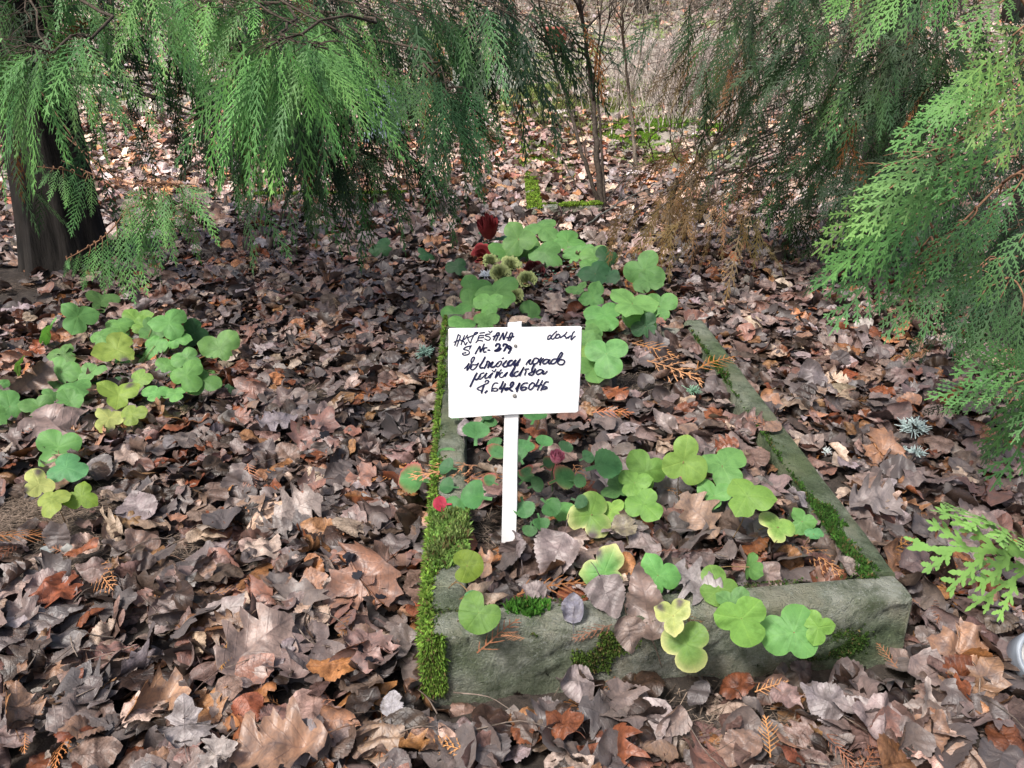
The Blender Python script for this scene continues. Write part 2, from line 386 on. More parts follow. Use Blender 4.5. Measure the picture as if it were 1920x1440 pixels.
def rot_from(yaw, tilt, taz, flip):
    """(n,3,3): yaw about z, then tilt about horizontal axis at taz."""
    n_ = len(yaw); c, s = np.cos(yaw), np.sin(yaw); Z0, O1 = np.zeros(n_), np.ones(n_)
    Rz = np.stack([np.stack([c, -s, Z0], -1), np.stack([s, c, Z0], -1), np.stack([Z0, Z0, O1], -1)], -2)
    F = np.stack([np.stack([flip, Z0, Z0], -1), np.stack([Z0, O1, Z0], -1), np.stack([Z0, Z0, flip], -1)], -2)
    k = np.stack([np.cos(taz), np.sin(taz), Z0], -1); ct, st = np.cos(tilt), np.sin(tilt)
    K = np.zeros((n_, 3, 3)); K[:, 0, 1] = -k[:, 2]; K[:, 0, 2] = k[:, 1]; K[:, 1, 0] = k[:, 2]; K[:, 1, 2] = -k[:, 0]; K[:, 2, 0] = -k[:, 1]; K[:, 2, 1] = k[:, 0]
    Rt = np.eye(3)[None]+st[:, None, None]*K+(1-ct)[:, None, None]*(K@K)
    return Rt@Rz@F
def bare(px, py):
    """0..1, where the litter is thin (soil, needles) in picture terms of the measured photograph."""
    s = 0*px
    for cx, cy, rx, ry, a in ((60, 975, 230, 85, .97), (20, 545, 100, 75, .97), (345, 1035, 75, 38, .9), (110, 1060, 150, 70, .75), (610, 745, 80, 40, .7), (850, 700, 30, 40, .5), (1480, 730, 50, 25, .3), (610, 745, 60, 40, .6),
                              (1200, 725, 110, 30, .8), (1400, 1345, 130, 28, .85), (1560, 920, 70, 80, .5), (1240, 240, 130, 60, .95), (1100, 150, 200, 90, .75), (1330, 300, 160, 40, .8), (1250, 80, 400, 40, .5), (900, 1000, 30, 60, .8), (1010, 880, 100, 70, .75), (890, 880, 60, 70, .7)):
        s = np.maximum(s, a*np.exp(-(((px-cx)/rx)**2+((py-cy)/ry)**2)**1.5))
    return s
def scatter(n, y0, y1, dens_pow, templ, lo=.0, hi=.045, tilt=.42):
    """random positions in the wedge the camera could see (with room to step aside)."""
    Yp = y0+(y1-y0)*rng.random(n)**dens_pow
    Xp = rng.uniform(-1, 1, n)*(.78*Yp+.45)
    return Xp, Yp
def keep(Xp, Yp):
    d = kerb_coords(Xp, Yp); g_ = ground_z(Xp, Yp)
    px, py, _ = proj(np.stack([Xp, Yp, g_], -1))
    k = rng.random(len(Xp)) > bare(px, py)
    on = (d > -.005) & (d < KT+.005)
    k &= ~((d < 0) & (d > -.075) & (Yp < 1.34) & (Xp > -.17) & (Xp < .83) & (rng.random(len(Xp)) < .82))
    return k & (~on | (Yp > 2.86)), d
def place(Xp, Yp, templ, lo, hi, tsd, ssc=1.0, pal=None):
    """returns list of (template index arrays) placements"""
    n_ = len(Xp); ti = rng.integers(0, len(templ), n_)
    sz = np.array([SIZE[templ[i][0]] for i in range(len(templ))])[ti]*rng.uniform(.6, 1.3, n_)*ssc
    zz = ground_z(Xp, Yp)+rng.uniform(lo, hi, n_)
    Rm = rot_from(rng.uniform(0, 2*np.pi, n_), np.clip(np.abs(rng.normal(0, tsd, n_)), 0, 1.45), rng.uniform(0, 2*np.pi, n_), rng.choice([1., -1.], n_))
    ci = rng.choice(len(PAL), n_, p=PW if pal is None else pal)
    C = PC[ci]*rng.uniform(.6, 1.35, (n_, 1))*rng.uniform(.93, 1.07, (n_, 3))
    return ti, sz, zz, Rm, ci, C
def emit(mb, Xp, Yp, pl, templ):
    ti, sz, zz, Rm, ci, C = pl
    for k in range(len(templ)):
        s = np.where(ti == k)[0]
        if len(s) == 0: continue
        V, Q, L = templ[k][1]
        VV = np.einsum('nij,vj->nvi', Rm[s]*sz[s, None, None], V)+np.stack([Xp[s], Yp[s], zz[s]], -1)[:, None, :]
        nv = len(V); QQ = (Q[None]+(np.arange(len(s))*nv)[:, None, None]).reshape(-1, 4)
        LL = np.broadcast_to(L, (len(s), nv, 3)).copy(); LL[:, :, 2] = rng.random(len(s))[:, None]
        mb.add(VV.reshape(-1, 3), Q=QQ, C=np.repeat(C[s], nv, 0), L=LL.reshape(-1, 3))
litter = MB()
# deep layers, near
Xp, Yp = scatter(15500, .62, 4.6, .72, near_T); k, d = keep(Xp, Yp)
inside = d > KT; k &= ~(inside & (rng.random(len(Xp)) < .35)); Xp, Yp = Xp[k], Yp[k]
emit(litter, Xp, Yp, place(Xp, Yp, near_T, -.008, .046, .52, 1.2), near_T)
Xp, Yp = scatter(21000, 4.4, 9.5, .8, far_T); k, d = keep(Xp, Yp); Xp, Yp = Xp[k], Yp[k]
pf = PW.copy(); pf[5] *= 3.2; pf[7] *= 3; pf[0] *= 1.5; pf[4] *= 1.5; pf /= pf.sum()
_p = list(place(Xp, Yp, far_T, -.005, .05, .6, 1.3, pf)); _p[5] = _p[5]*(1.3+1.1*smooth((Yp-5)/2.5))[:, None]+.03; emit(litter, Xp, Yp, _p, far_T)  # leaves paled with distance; the open clearing's brightness put into their colour
Xp, Yp = scatter(15000, 9, 20.5, .8, far_T); k, d = keep(Xp, Yp); Xp, Yp = Xp[k], Yp[k]
_p = list(place(Xp, Yp, far_T, 0, .05, .5, 1.5, pf)); _p[5] = _p[5]*2.3+.05; emit(litter, Xp, Yp, _p, far_T)  # farthest leaves: clearing's strong light added to the colour as well
# crumbs: broken leaf pieces between
Xp, Yp = scatter(9000, .62, 4.0, .7, far_T); k, d = keep(Xp, Yp); Xp, Yp = Xp[k], Yp[k]
emit(litter, Xp, Yp, place(Xp, Yp, far_T, -.006, .02, .6, .3), far_T)
tag(litter.build('leaf_litter', M['dead']), 'deep carpet of brown and mauve fallen leaves all over the ground', 'leaf litter', kind='stuff')

# the largest-looking single leaves lie on top as things of their own
KN = dict(lime='heart-shaped', hazel='round toothed', ash='oval', oak='lobed oak', maple='pointed maple', willow='narrow')
def make_leaf(kind, p, size, Rm, C, cname, seed_curl=1.0, templ=None, label=None, rings=(.4, .75, 1.0), n_=44, group=None, cat='leaf'):
    V, Q, L = templ or leaf_template(kind, n_, rings, seed_curl)
    V = V*size@Rm.T; L = L.copy(); L[:, 2] = rng.random()
    mb = MB(); mb.add(V, Q=Q, C=C, L=L)
    # petiole
    base = (np.array([0, -.5, 0.])*size)@Rm.T; b2 = (np.array([.05, -.85, .03])*size)@Rm.T
    i0 = np.argmin(np.linalg.norm(V-base, axis=1)); base = V[i0]
    tube(mb, spline([base, (base+b2)/2+[0, 0, .004], b2], 5), [.0012, .0010, .0009, .0008, .0007], 5, C=np.array(C)*.7)
    o = mb.build('fallen_leaf', M['dead']); o.location = p
    tag(o, label or unique_label(f'{cname} {KN[kind]} fallen leaf', p, ('small', 'curled', 'crumpled', 'torn', 'tilted')), cat, group or 'fallen leaves lying on top of the litter')
    return o
cand = 0
Xp, Yp = scatter(900, .80, 2.5, .8, near_T); k, d = keep(Xp, Yp)
gz = ground_z(Xp, Yp); qx, qy, _ = proj(np.stack([Xp, Yp, gz], -1))
k &= (qx > 0) & (qx < 1920) & (qy < 1440) & (qy > 520) & ~((d > KT) & (rng.random(len(Xp)) < .45)) & (d < 3)
Xp, Yp = Xp[k][:205], Yp[k][:205]
ti, sz, zz, Rm, ci, C = place(Xp, Yp, near_T, .028, .055, .45, 1.1)
for i in range(len(Xp)):
    make_leaf(near_T[ti[i]][0], (Xp[i], Yp[i], zz[i]), sz[i], Rm[i], C[i], PAL[ci[i]][0])
def R3(yaw, tilt=0, taz=0, flip=1.): return rot_from(np.array([R(yaw)]), np.array([R(tilt)]), np.array([R(taz)]), np.array([float(flip)]))[0]
# leaves one can name: px, py, kind, width px, yaw, tilt, axis, colour, colour name, label
SP = [(665, 1095, 'maple', 190, 130, 22, 10, (.34, .13, .05), 'big rusty orange fallen maple leaf with black spots left of the kerb corner'),
 (720, 1050, 'maple', 110, 60, 25, 60, (.26, .11, .05), 'second rusty maple leaf tucked behind the black-spotted one'),
 (690, 1225, 'maple', 130, 190, 8, 60, (.33, .16, .12), 'flat pinkish russet leaf just below the black-spotted maple leaf'),
 (520, 1395, 'oak', 190, 100, 10, 0, (.36, .17, .07), 'large glossy orange oak leaf near the bottom edge'),
 (480, 1205, 'oak', 170, -40, 25, 30, (.36, .23, .17), 'big curled fawn oak leaf standing in the litter at lower left'),
 (345, 1350, 'maple', 130, 20, 15, 40, (.36, .31, .29), 'pale grey maple leaf left of the orange oak leaf'),
 (400, 1420, 'maple', 100, 150, 8, 20, (.45, .38, .33), 'palest cream maple leaf cut by the bottom edge'),
 (30, 1320, 'maple', 130, 30, 20, 80, (.38, .18, .07), 'orange tan broken leaf at the lower left border'),
 (600, 800, 'maple', 130, -20, 28, 0, (.28, .10, .06), 'reddish maple leaf with black blotches left of the sign'),
 (466, 724, 'maple', 90, 70, 20, 0, (.30, .12, .07), 'rusty spotted maple leaf touching the big left hepatica'),
 (520, 790, 'oak', 90, -60, 18, 90, (.30, .25, .27), 'lilac grey oak leaf right of the big left hepatica'),
 (620, 600, 'maple', 62, 0, 10, 0, (.36, .18, .08), 'small orange tan maple leaf lying behind the left hepatica'),
 (110, 800, 'oak', 140, 60, 15, 50, (.33, .21, .17), 'large pinkish tan oak leaf between the two left hepaticas'),
 (60, 715, 'oak', 100, -30, 30, 20, (.34, .2, .12), 'cupped tan oak leaf at left border under hepatica'),
 (20, 675, 'maple', 80, 0, 15, 20, (.42, .17, .07), 'bright orange leaf fragment at the left border'),
 (560, 950, 'oak', 100, -55, 30, 20, (.44, .34, .28), 'pale cream oak leaf below the reddish maple leaf'),
 (1310, 965, 'oak', 110, 30, 30, 10, (.38, .22, .12), 'light orange oak leaf under the right hepatica'),
 (1640, 940, 'oak', 120, -80, 10, 40, (.30, .245, .22), 'large flat grey-fawn oak leaf right of the kerb'),
 (1790, 1215, 'maple', 150, 75, 22, 0, (.42, .19, .07), 'bright orange maple leaf beside the right kerb corner'),
 (1210, 1130, 'ash', 130, 10, 55, 0, (.22, .13, .09), 'brown upright leaf draped over the front kerb'),
 (1040, 1045, 'lime', 115, 160, 35, 10, (.26, .19, .175), 'mauve heart-shaped leaf standing right of the stake foot'),
 (968, 1022, 'lime', 72, 20, 40, 60, (.29, .235, .235), 'lilac grey curled leaf leaning on the stake foot'),
 (1075, 1280, 'lime', 95, 90, 15, 40, (.36, .28, .26), 'pinkish fawn leaf below the front kerb'),
 (1140, 1120, 'lime', 95, 200, 30, 0, (.21, .16, .145), 'grey-brown leaf over the front kerb edge beside hepatica'),
 (1075, 1140, 'hazel', 60, 0, 35, 20, (.17, .17, .23), 'slate blue rotten leaf on the front kerb'),
 (1040, 570, 'oak', 58, -20, 25, 0, (.36, .245, .18), 'small tan oak leaf in the middle of the wreath'),
 (1245, 790, 'ash', 60, 45, 40, 0, (.38, .29, .25), 'pale curled leaf inside the kerb below the sign'),
 (1170, 985, 'hazel', 60, 0, 10, 0, (.24, .2, .08), 'mouldy olive round leaf under the right hepatica'),
 (1440, 1075, 'lime', 80, -40, 20, 0, (.34, .22, .17), 'pinkish brown leaf resting on the inner front kerb'),
 (1300, 1090, 'oak', 120, 60, 12, 0, (.33, .29, .27), 'broad grey lobed leaf on the front kerb between hepaticas'),
 (1640, 1350, 'lime', 130, 80, 25, 20, (.33, .23, .21), 'big pinkish brown toothed leaf at bottom right'),
 (1540, 1310, 'lime', 100, 50, 30, 0, (.29, .24, .235), 'greyish mauve leaf below the kerb corner'),
 (735, 1320, 'hazel', 55, 0, 20, 0, (.40, .38, .39), 'silvery white curled leaf below the mossy corner'),
 (255, 945, 'lime', 90, 30, 20, 0, (.27, .2, .195), 'mauve crinkled leaf right of the yellow hepatica leaves'),
 (1520, 700, 'lime', 70, 10, 35, 0, (.20, .16, .16), 'pointed mauve leaf beside the far kerb arm'),
 (1750, 1330, 'willow', 130, -10, 20, 20, (.42, .33, .27), 'long pale rolled leaf by the bright orange maple leaf'),
 (1610, 1330, 'ash', 90, 70, 20, 0, (.34, .27, .25), 'dull pink oval leaf at kerb corner foot'),
 (870, 800, 'ash', 45, 0, 15, 0, (.30, .25, .25), 'little lilac leaf on the kerb under the sign corner'),
 (1000, 1108, 'lime', 56, 70, 18, 40, (.27, .2, .18), 'small mauve leaf lying across the front kerb left of centre'),
 (1590, 1060, 'hazel', 50, 20, 15, 0, (.22, .15, .11), 'small brown round leaf at the inner right kerb corner'),
 (1500, 935, 'lime', 56, 200, 22, 80, (.34, .29, .30), 'pale lilac leaf lying on the mossy right kerb arm'),
 (1448, 800, 'ash', 44, 120, 20, 30, (.33, .16, .07), 'little orange tan leaf on the right kerb arm'),
 (1180, 1190, 'lime', 80, 190, 58, 5, (.24, .15, .10), 'torn brown leaf hanging down the front kerb face'),
 (1060, 665, 'oak', 60, 0, 15, 0, (.30, .22, .19), 'brown oak leaf behind the sign edge')]
for i, (px, py, kd, wpx, yaw, tl, ax, c_, lb) in enumerate(SP):
    p = at_ground(px, py, .066); 
    dd = kerb_coords(p[0], p[1])
    if -.01 < dd < KT+.01: p = at_z(px, py, KH+.022)
    _, _, dep = proj(p); wfac = dict(maple=1.1, oak=.85, lime=.9, hazel=.85, ash=.75, willow=.8)[kd]
    o = make_leaf(kd, p, wpx*dep/FPX/wfac*.82, R3(yaw, tl+6, ax), np.array(c_)*.6, '', .95, label=lb, rings=(.3, .6, .85, 1.0), n_=56, group='fallen leaves lying on top of the litter')
    if 'black' in lb:      # tar spots, each a small raised blotch following the leaf
        me = o.data; V = np.array([v.co[:] for v in me.vertices])
        inner = V[56:56*3]
        for j in range(5):
            q = MB()
            c0 = inner[rng.integers(0, len(inner))]*np.array([.9, .9, 1]); near = np.argsort(np.linalg.norm(V-c0, axis=1))[:3]
            nn = np.cross(V[near[1]]-V[near[0]], V[near[2]]-V[near[0]]); nn = nn/(np.linalg.norm(nn)+1e-9); nn = nn if nn[2] > 0 else -nn
            if abs(nn[2]) < .3: nn = np.array([0, 0, 1.])
            u, v = frame_of(nn); a = np.linspace(0, 2*np.pi, 15)[:-1]; rr = rng.uniform(.006, .012)*(1+.35*rng.uniform(-1, 1, 14))
            c1 = V[near[0]]+nn*.0025; ring = c1+(np.cos(a)*rr*1.3)[:, None]*u+(np.sin(a)*rr)[:, None]*v-nn*.0012
            q.add(np.vstack([ring, c1]), T=[(k2, (k2+1) % 14, 14) for k2 in range(14)], C=(.012, .012, .018))
            q.build('tar_stain', M['silk'], o)

# ---------------------------------------------------------------- kerb
def kerb_arm(a, b, inward, name, parent, H=KH, T=KT, seg=90, wear=.006, mtl=None, z0=-.06):
    """swept rounded-rectangle bar from a to b; outer edge on the line a-b, thickness towards inward."""
    a, b = np.array([*a, 0.]), np.array([*b, 0.]); e = b-a; L_ = np.linalg.norm(e); e /= L_
    nrm = np.array([*inward, 0.])
    prof = [(0, z0), (0, -.02)]+[(0, H*q_) for q_ in (.1, .2, .3, .4, .5, .6, .7, .8)]+[(.0005, H-.009), (.003, H-.003), (.009, H), (T*.3, H+.001), (T*.5, H+.001), (T*.7, H+.001), (T-.012, H), (T-.004, H-.005), (T, H-.014), (T, H*.5), (T, z0)]
    V = []
    for i in range(seg+1):
        s = L_*i/seg
        for (u, z) in prof:
            j = wob(s*1.0+a[0]*3, u+z*2, 9, len(name))*wear + wob(s, u*2+z*3, 31, 3)*wear*.5+rng.normal(0, wear*.10)+.0035*max(0, wob(s*1.0, u+z, 21, 5)-.55)*-1*(z > H*.75)
            ex = (.005 if i in (0, seg) else 0)*(z > H-.01)
            uu = u+(j if u < T/2 else -j); V.append(a+e*(s+(ex if i == 0 else -ex))+nrm*uu+np.array([0, 0, z+(j*.8 if z > .05 else 0)]))
    V = np.array(V); m_ = len(prof); Q = [(i*m_+k, (i+1)*m_+k, (i+1)*m_+k+1, i*m_+k+1) for i in range(seg) for k in range(m_-1)]
    T_ = []
    for base, sg in ((0, 1), (seg*m_, -1)):
        for k in range(1, m_-1): T_.append((base, base+k, base+k+1) if sg > 0 else (base, base+k+1, base+k))
    mb = MB(); mb.add(V, T=T_, Q=Q); o_ = mb.build(name, mtl or M['kerb'], parent); o_.data.set_sharp_from_angle(angle=R(38)); return o_
def green(o, v):      # how far algae has darkened this bar
    a = o.data.attributes.new('green', 'FLOAT', 'POINT'); n_ = len(o.data.vertices); co = np.zeros(n_*3, np.float32); o.data.vertices.foreach_get('co', co); co = co.reshape(-1, 3)
    a.data.foreach_set('value', np.clip(v(co), 0, 1).astype(np.float32)); return o
def inw(a, b): e = (b-a)/np.linalg.norm(b-a); return np.array([-e[1], e[0]])
kr = empty('grave_kerb', (0, 0, 0)); tag(kr, 'low mossy concrete kerb framing the grave plot', 'kerb')
iF, iR, iB, iL = inw(K_FL, K_FR), inw(K_FR, K_BR), inw(K_BR, K_BL), inw(K_BL, K_FL)
green(kerb_arm(K_FL, K_FR, iF, 'front_bar', kr, seg=200, wear=.0075), lambda c: .12+.6*(wob(c[:, 0], c[:, 2]*2, 9, 6))+.5*smooth((c[:, 0]-.45)/.3)*smooth(1-c[:, 2]/.11))
tL = (K_BL-K_FL)/np.linalg.norm(K_BL-K_FL); tR = (K_BR-K_FR)/np.linalg.norm(K_BR-K_FR)
green(kerb_arm(K_BL, K_FL+tL*(KT-.004), iL, 'side_bar', kr, seg=220), lambda c: .35+.5*wob(c[:, 0], c[:, 1], 7, 2))
green(kerb_arm(K_FR+tR*(KT-.004), K_BR, iR, 'side_bar', kr, seg=220), lambda c: .75+.4*wob(c[:, 0]*2, c[:, 1], 8, 2))
kerb_arm(K_BR-iR*0+iR*(KT+.0)-tR*.002, K_BL+iL*(KT)-tL*.002, iB, 'rear_bar', kr, H=.098, seg=90)

def moss_patch(mb, pts, h, colr, size=.006, blades=3):
    """short feathery moss shoots standing on the given surface points (with outward normals)."""
    P, Nn = pts; n_ = len(P)
    for b_ in range(blades):
        d = Nn*1.0+rng.normal(0, .55, (n_, 3)); d /= np.linalg.norm(d, axis=1)[:, None]
        s = np.cross(d, rng.normal(0, 1, (n_, 3))); s /= np.linalg.norm(s, axis=1)[:, None]
        hh = (h*rng.uniform(.4, 1.3, n_))[:, None]; wv = size*rng.uniform(.5, 1.2, n_)[:, None]
        q0 = P-s*wv*.5; q1 = P+s*wv*.5; q2 = P+d*hh*.6+s*wv*.45; q3 = P+d*hh*.6-s*wv*.45; tip = P+d*hh+np.array([0, 0, -1])*hh*.1
        V = np.stack([q0, q1, q2, q3, tip], 1).reshape(-1, 3); o = np.arange(n_)[:, None]*5
        cv = np.asarray(colr)*rng.uniform(.5, 1.4, (n_, 1))*rng.uniform(.9, 1.1, (n_, 3))*(1+.38*wob(P[:, 0], P[:, 1]+P[:, 2], 34, 1))[:, None]; bw_ = rng.random(n_) < .07+.12*(wob(P[:, 0], P[:, 1], 22, 6) > .3)
        cv[bw_] = np.array([.14, .105, .045])*rng.uniform(.6, 1.3, (bw_.sum(), 1)); C = np.repeat(cv, 5, 0)
        mb.add(V, T=(o+[3, 2, 4]), Q=(o+[0, 1, 2, 3]), C=C)
def arm_pts(a, t_, inward, s0, s1, n_, u0, u1, faces='top', dens=None):
    s = rng.uniform(s0, s1, n_); 
    if faces == 'top':
        u = rng.uniform(u0, u1, n_); z = np.full(n_, KH); nn = np.array([0, 0, 1.])
    else:                       # outer vertical face: u0,u1 are heights
        u = np.zeros(n_); z = rng.uniform(u0, u1, n_); nn = np.array([-inward[0], -inward[1], .35])
    P = np.stack([a[0]+t_[0]*s+inward[0]*u, a[1]+t_[1]*s+inward[1]*u, z], 1)
    if dens is not None: P = P[rng.random(n_) < dens(s, u, z)]
    nn = nn/np.linalg.norm(nn); return P, np.broadcast_to(nn, P.shape)
ms = MB()
patch = lambda f, s_, th: (lambda s, u, z: smooth((wob(s+.3, (u+z)*1.5, f, s_)-th)*3))
BY = (.15, .26, .04); DG = (.04, .10, .015); MG = (.07, .14, .025)
# left arm: bright moss bulging over the outer face, creeping onto the top in places
edge = lambda s: .004+.012*np.maximum(0, wob(s, s*.3, 14, 1)+.3)+.010*np.maximum(0, wob(s, s*.7, 43, 2))
moss_patch(ms, arm_pts(K_FL, tL, iL, .0, 1.9, 9000, -.006, .05, 'top', lambda s, u, z: (u < edge(s))*(s < .6)+(u < edge(s)*.8)*(wob(s, u, 9, 7) > .1)*(s >= .6)), .012, BY)
for hh_, n_m, cm in ((.020, 5200, BY), (.012, 6500, MG), (.009, 3000, (.10, .12, .03))):
    moss_patch(ms, arm_pts(K_FL, tL, iL, .0, 1.9, n_m, .0, .13, 'face', lambda s, u, z: smooth((wob(s, z*1.3, 16, int(hh_*1000))+.55+.35*(s < .35))*2)*(.3+.7*smooth(z/.05))), hh_, cm)
moss_patch(ms, arm_pts(K_FL, tL, iL, .19, .47, 5200, .0, .080, 'top', lambda s, u, z: smooth((wob(s, u*2, 17, 4)+.62)*3)*smooth((s-.19)*22-u*8)), .015, (.15, .26, .06))
moss_patch(ms, arm_pts(K_FL, tL, iL, .24, .44, 1400, .0, .080, 'top', lambda s, u, z: smooth((wob(s, u*2, 25, 9)+.1)*3)), .024, (.19, .27, .08))
# front bar patches
eF = (K_FR-K_FL)/np.linalg.norm(K_FR-K_FL)
moss_patch(ms, arm_pts(K_FL, eF, iF, .16, .245, 700, .03, .078, 'top', lambda s, u, z: np.exp(-(((s-.2)/.03)**2+((u-.06)/.022)**2)*1.2)), .02, (.055, .17, .02))
moss_patch(ms, arm_pts(K_FL, eF, iF, .0, .45, 5000, .01, .125, 'face', patch(12, 5, .35)), .007, (.07, .12, .02), .004)
moss_patch(ms, arm_pts(K_FL, eF, iF, -.002, .03, 2600, .0, .13, 'face', lambda s, u, z: s*0+1), .016, BY)
moss_patch(ms, arm_pts(K_FL, eF, iF, .0, .97, 3000, .0, .078, 'top', patch(15, 8, .62)), .006, DG, .004)
moss_patch(ms, arm_pts(K_FL, eF, iF, .72, .95, 7000, -.01, .085, 'face', lambda s, u, z: np.exp(-(((s-.80)/.085)**2+((z-.025)/.035)**2)**2)*(.25+wob(s, z, 40, 2)*.5+.5)), .006, (.035, .075, .012), .0045)
# right arm: dark green cushions, thick on the inner edge and thinning outwards
def cush(a, t_, inn, s0, s1, n_, cc, h_, fr, sd_, bias, inner=True):
    moss_patch(ms, arm_pts(a, t_, inn, s0, s1, n_, -.0, .082, 'top', lambda s, u, z: smooth((wob(s, u*1.6, fr, sd_)*.5+.35*wob(s, u*2, fr*4, sd_+1)+bias+((u-.045)*22 if inner else (.03-u)*14))*1.3)**2), h_, cc, .0045)
cush(K_FR, tR, iR, .06, 1.6, 13000, DG, .010, 6.5, 2, -.42); cush(K_FR, tR, iR, .06, 1.6, 8000, (.05, .115, .02), .005, 11, 5, -.28); cush(K_FR, tR, iR, .06, .34, 4200, (.045, .12, .018), .013, 9, 1, .25)
cush(K_FL, tL, iL, .02, 1.8, 6000, (.07, .13, .03), .006, 10, 3, -.1, False); cush(K_FL, eF, iF, .0, .96, 4000, (.06, .09, .03), .004, 13, 4, -.25)
moss_patch(ms, arm_pts(K_FL, eF, iF, .0, .96, 6000, .0, .12, 'face', lambda s, u, z: smooth((wob(s, z*1.3, 9, 8)*.6+wob(s, z*2, 37, 3)*.4-.25-(z-.03)*3)*2)**2), .005, (.05, .085, .02), .0035)
mo = ms.build('moss', M['moss'], kr); mo['kind'] = 'stuff'

# far kerbs
def far_kerb(corners, label, H=.12, T=.16):
    r = empty('grave_kerb', (0, 0, 0)); tag(r, label, 'kerb', 'mossy kerbs of graves farther back')
    mm = MB()
    for i in range(len(corners)-1):
        a, b = np.array(corners[i][:2]), np.array(corners[i+1][:2]); z = float(ground_z(*(a+b)/2))
        nn = inw(a, b); e = (b-a)/np.linalg.norm(b-a)
        if i: a = a+e*(T+.002)
        o = kerb_arm(a, b, nn, 'kerb_bar', r, H=H, T=T, seg=50, wear=.008); o.location.z = z
        L_ = np.linalg.norm(b-a); n_ = 2600; s = rng.uniform(0, L_, n_); u = rng.uniform(0, T, n_)
        P = np.stack([a[0]+e[0]*s+nn[0]*u, a[1]+e[1]*s+nn[1]*u, np.full(n_, H+z)], 1)
        k_ = wob(P[:, 0], P[:, 1], 14, 3) > -.35; P = P[k_]; moss_patch(mm, (P, np.broadcast_to([0, 0, 1.], P.shape)), .018, (.20, .32, .04), .013)
    m_ = mm.build('moss', M['moss'], r); m_['kind'] = 'stuff'
c1 = at_ground(1130, 372, .12); c0 = at_ground(990, 378, .12); c2 = at_ground(983, 292, .12)
far_kerb([c1[:2], c0[:2], c2[:2]][::-1], 'bright moss-covered kerb corner behind the bare shrub', T=-.12) if False else far_kerb([c2[:2], c0[:2], c1[:2]], 'bright moss-covered kerb corner behind the bare shrub', T=.10, H=.075)
d0 = at_ground(470, 355, .1); d1 = at_ground(760, 352, .1)
far_kerb([d0[:2], d1[:2]], 'thin mossy kerb seen under the left tree', T=.07, H=.06)

# ---------------------------------------------------------------- sign
sg_base = at_z(955, 1012, .092); Yb = float(sg_base[1])
yaw_b = R(6); lean = R(2.0)
nB = np.array([math.sin(yaw_b)*-1, -math.cos(yaw_b), 0.0]); nB = nB*math.cos(lean)+np.array([0, 0, math.sin(lean)])
P0 = sg_base+np.array([0, -.012, 0])
def on_board(px, py, off=0.0):
    d = ray(px, py); o = np.array([0, 0, CAM_H]); t_ = np.dot(P0+nB*off-o, nB)/np.dot(d, nB); return o+d*t_
sg = empty('sign', sg_base); tag(sg, 'white handwritten sign board nailed to a white wooden stake', 'sign')
def slab(outl, th, name, m_, parent, off=0.0, bev=.0012):
    """flat board from an outline on the sign plane, with thickness and a small bevel."""
    F = np.array([on_board(x, y, off) for x, y in outl]); c = F.mean(0); n_ = len(F)
    def inset(P, k): dd = c-P; return P+dd/np.linalg.norm(dd, axis=1)[:, None]*k
    rings_ = [inset(F, bev), F-nB*bev, F-nB*(th-bev), inset(F, bev)-nB*th]
    V = np.vstack(rings_+[c[None], (c-nB*th)[None]]); Q = []; 
    for a in range(3):
        for i in range(n_): j = (i+1) % n_; Q.append((a*n_+i, (a+1)*n_+i, (a+1)*n_+j, a*n_+j))
    T = [(4*n_, i, (i+1) % n_) for i in range(n_)]+[(4*n_+1, 3*n_+(i+1) % n_, 3*n_+i) for i in range(n_)]
    mb = MB(); mb.add(V, T=T, Q=Q); return mb.build(name, m_, parent, False, sg_base) if False else _b(mb, name, m_, parent)
def _b(mb, name, m_, parent, sm=False):
    o = mb.build(name, m_, None, sm); o.data.transform(Matrix.Translation(-Vector(sg_base))); o.parent = parent; return o
def dens(pts, k=8, jit=.25):
    out = []
    for i in range(len(pts)):
        a, b = np.array(pts[i], float), np.array(pts[(i+1) % len(pts)], float)
        for j in range(k):
            q = a+(b-a)*j/k
            if j: q = q+rng.normal(0, jit, 2)
            out.append(q)
    return out
slab(dens([(843, 616.5), (1087, 612.8), (1091, 615), (1089, 690), (1084.5, 771), (1080, 773.8), (960, 777.5), (846, 784.8), (841, 782), (840.3, 700), (840.3, 618.5)], 5), .006, 'board', M['board'], sg, 0)
slab(dens([(952, 607.5), (977.5, 605.5), (977.8, 660), (972, 780), (967.5, 1000), (965, 1110), (939, 1110), (940.5, 1000), (945.5, 780), (951, 660)], 4, .2), .012, 'stake', M['white_wood'], sg, -.0065)
r1 = lambda x, y: (840+x/14.77, 610+y/14.77)
r2 = lambda x, y: (960+x/14.77, 610+y/14.77)
r3 = lambda x, y: (860+x/14.4, 660+y/14.4)
r4 = lambda x, y: (960+x/13.09, 650+y/13.09)
TH, TK = 2.4, 3.9
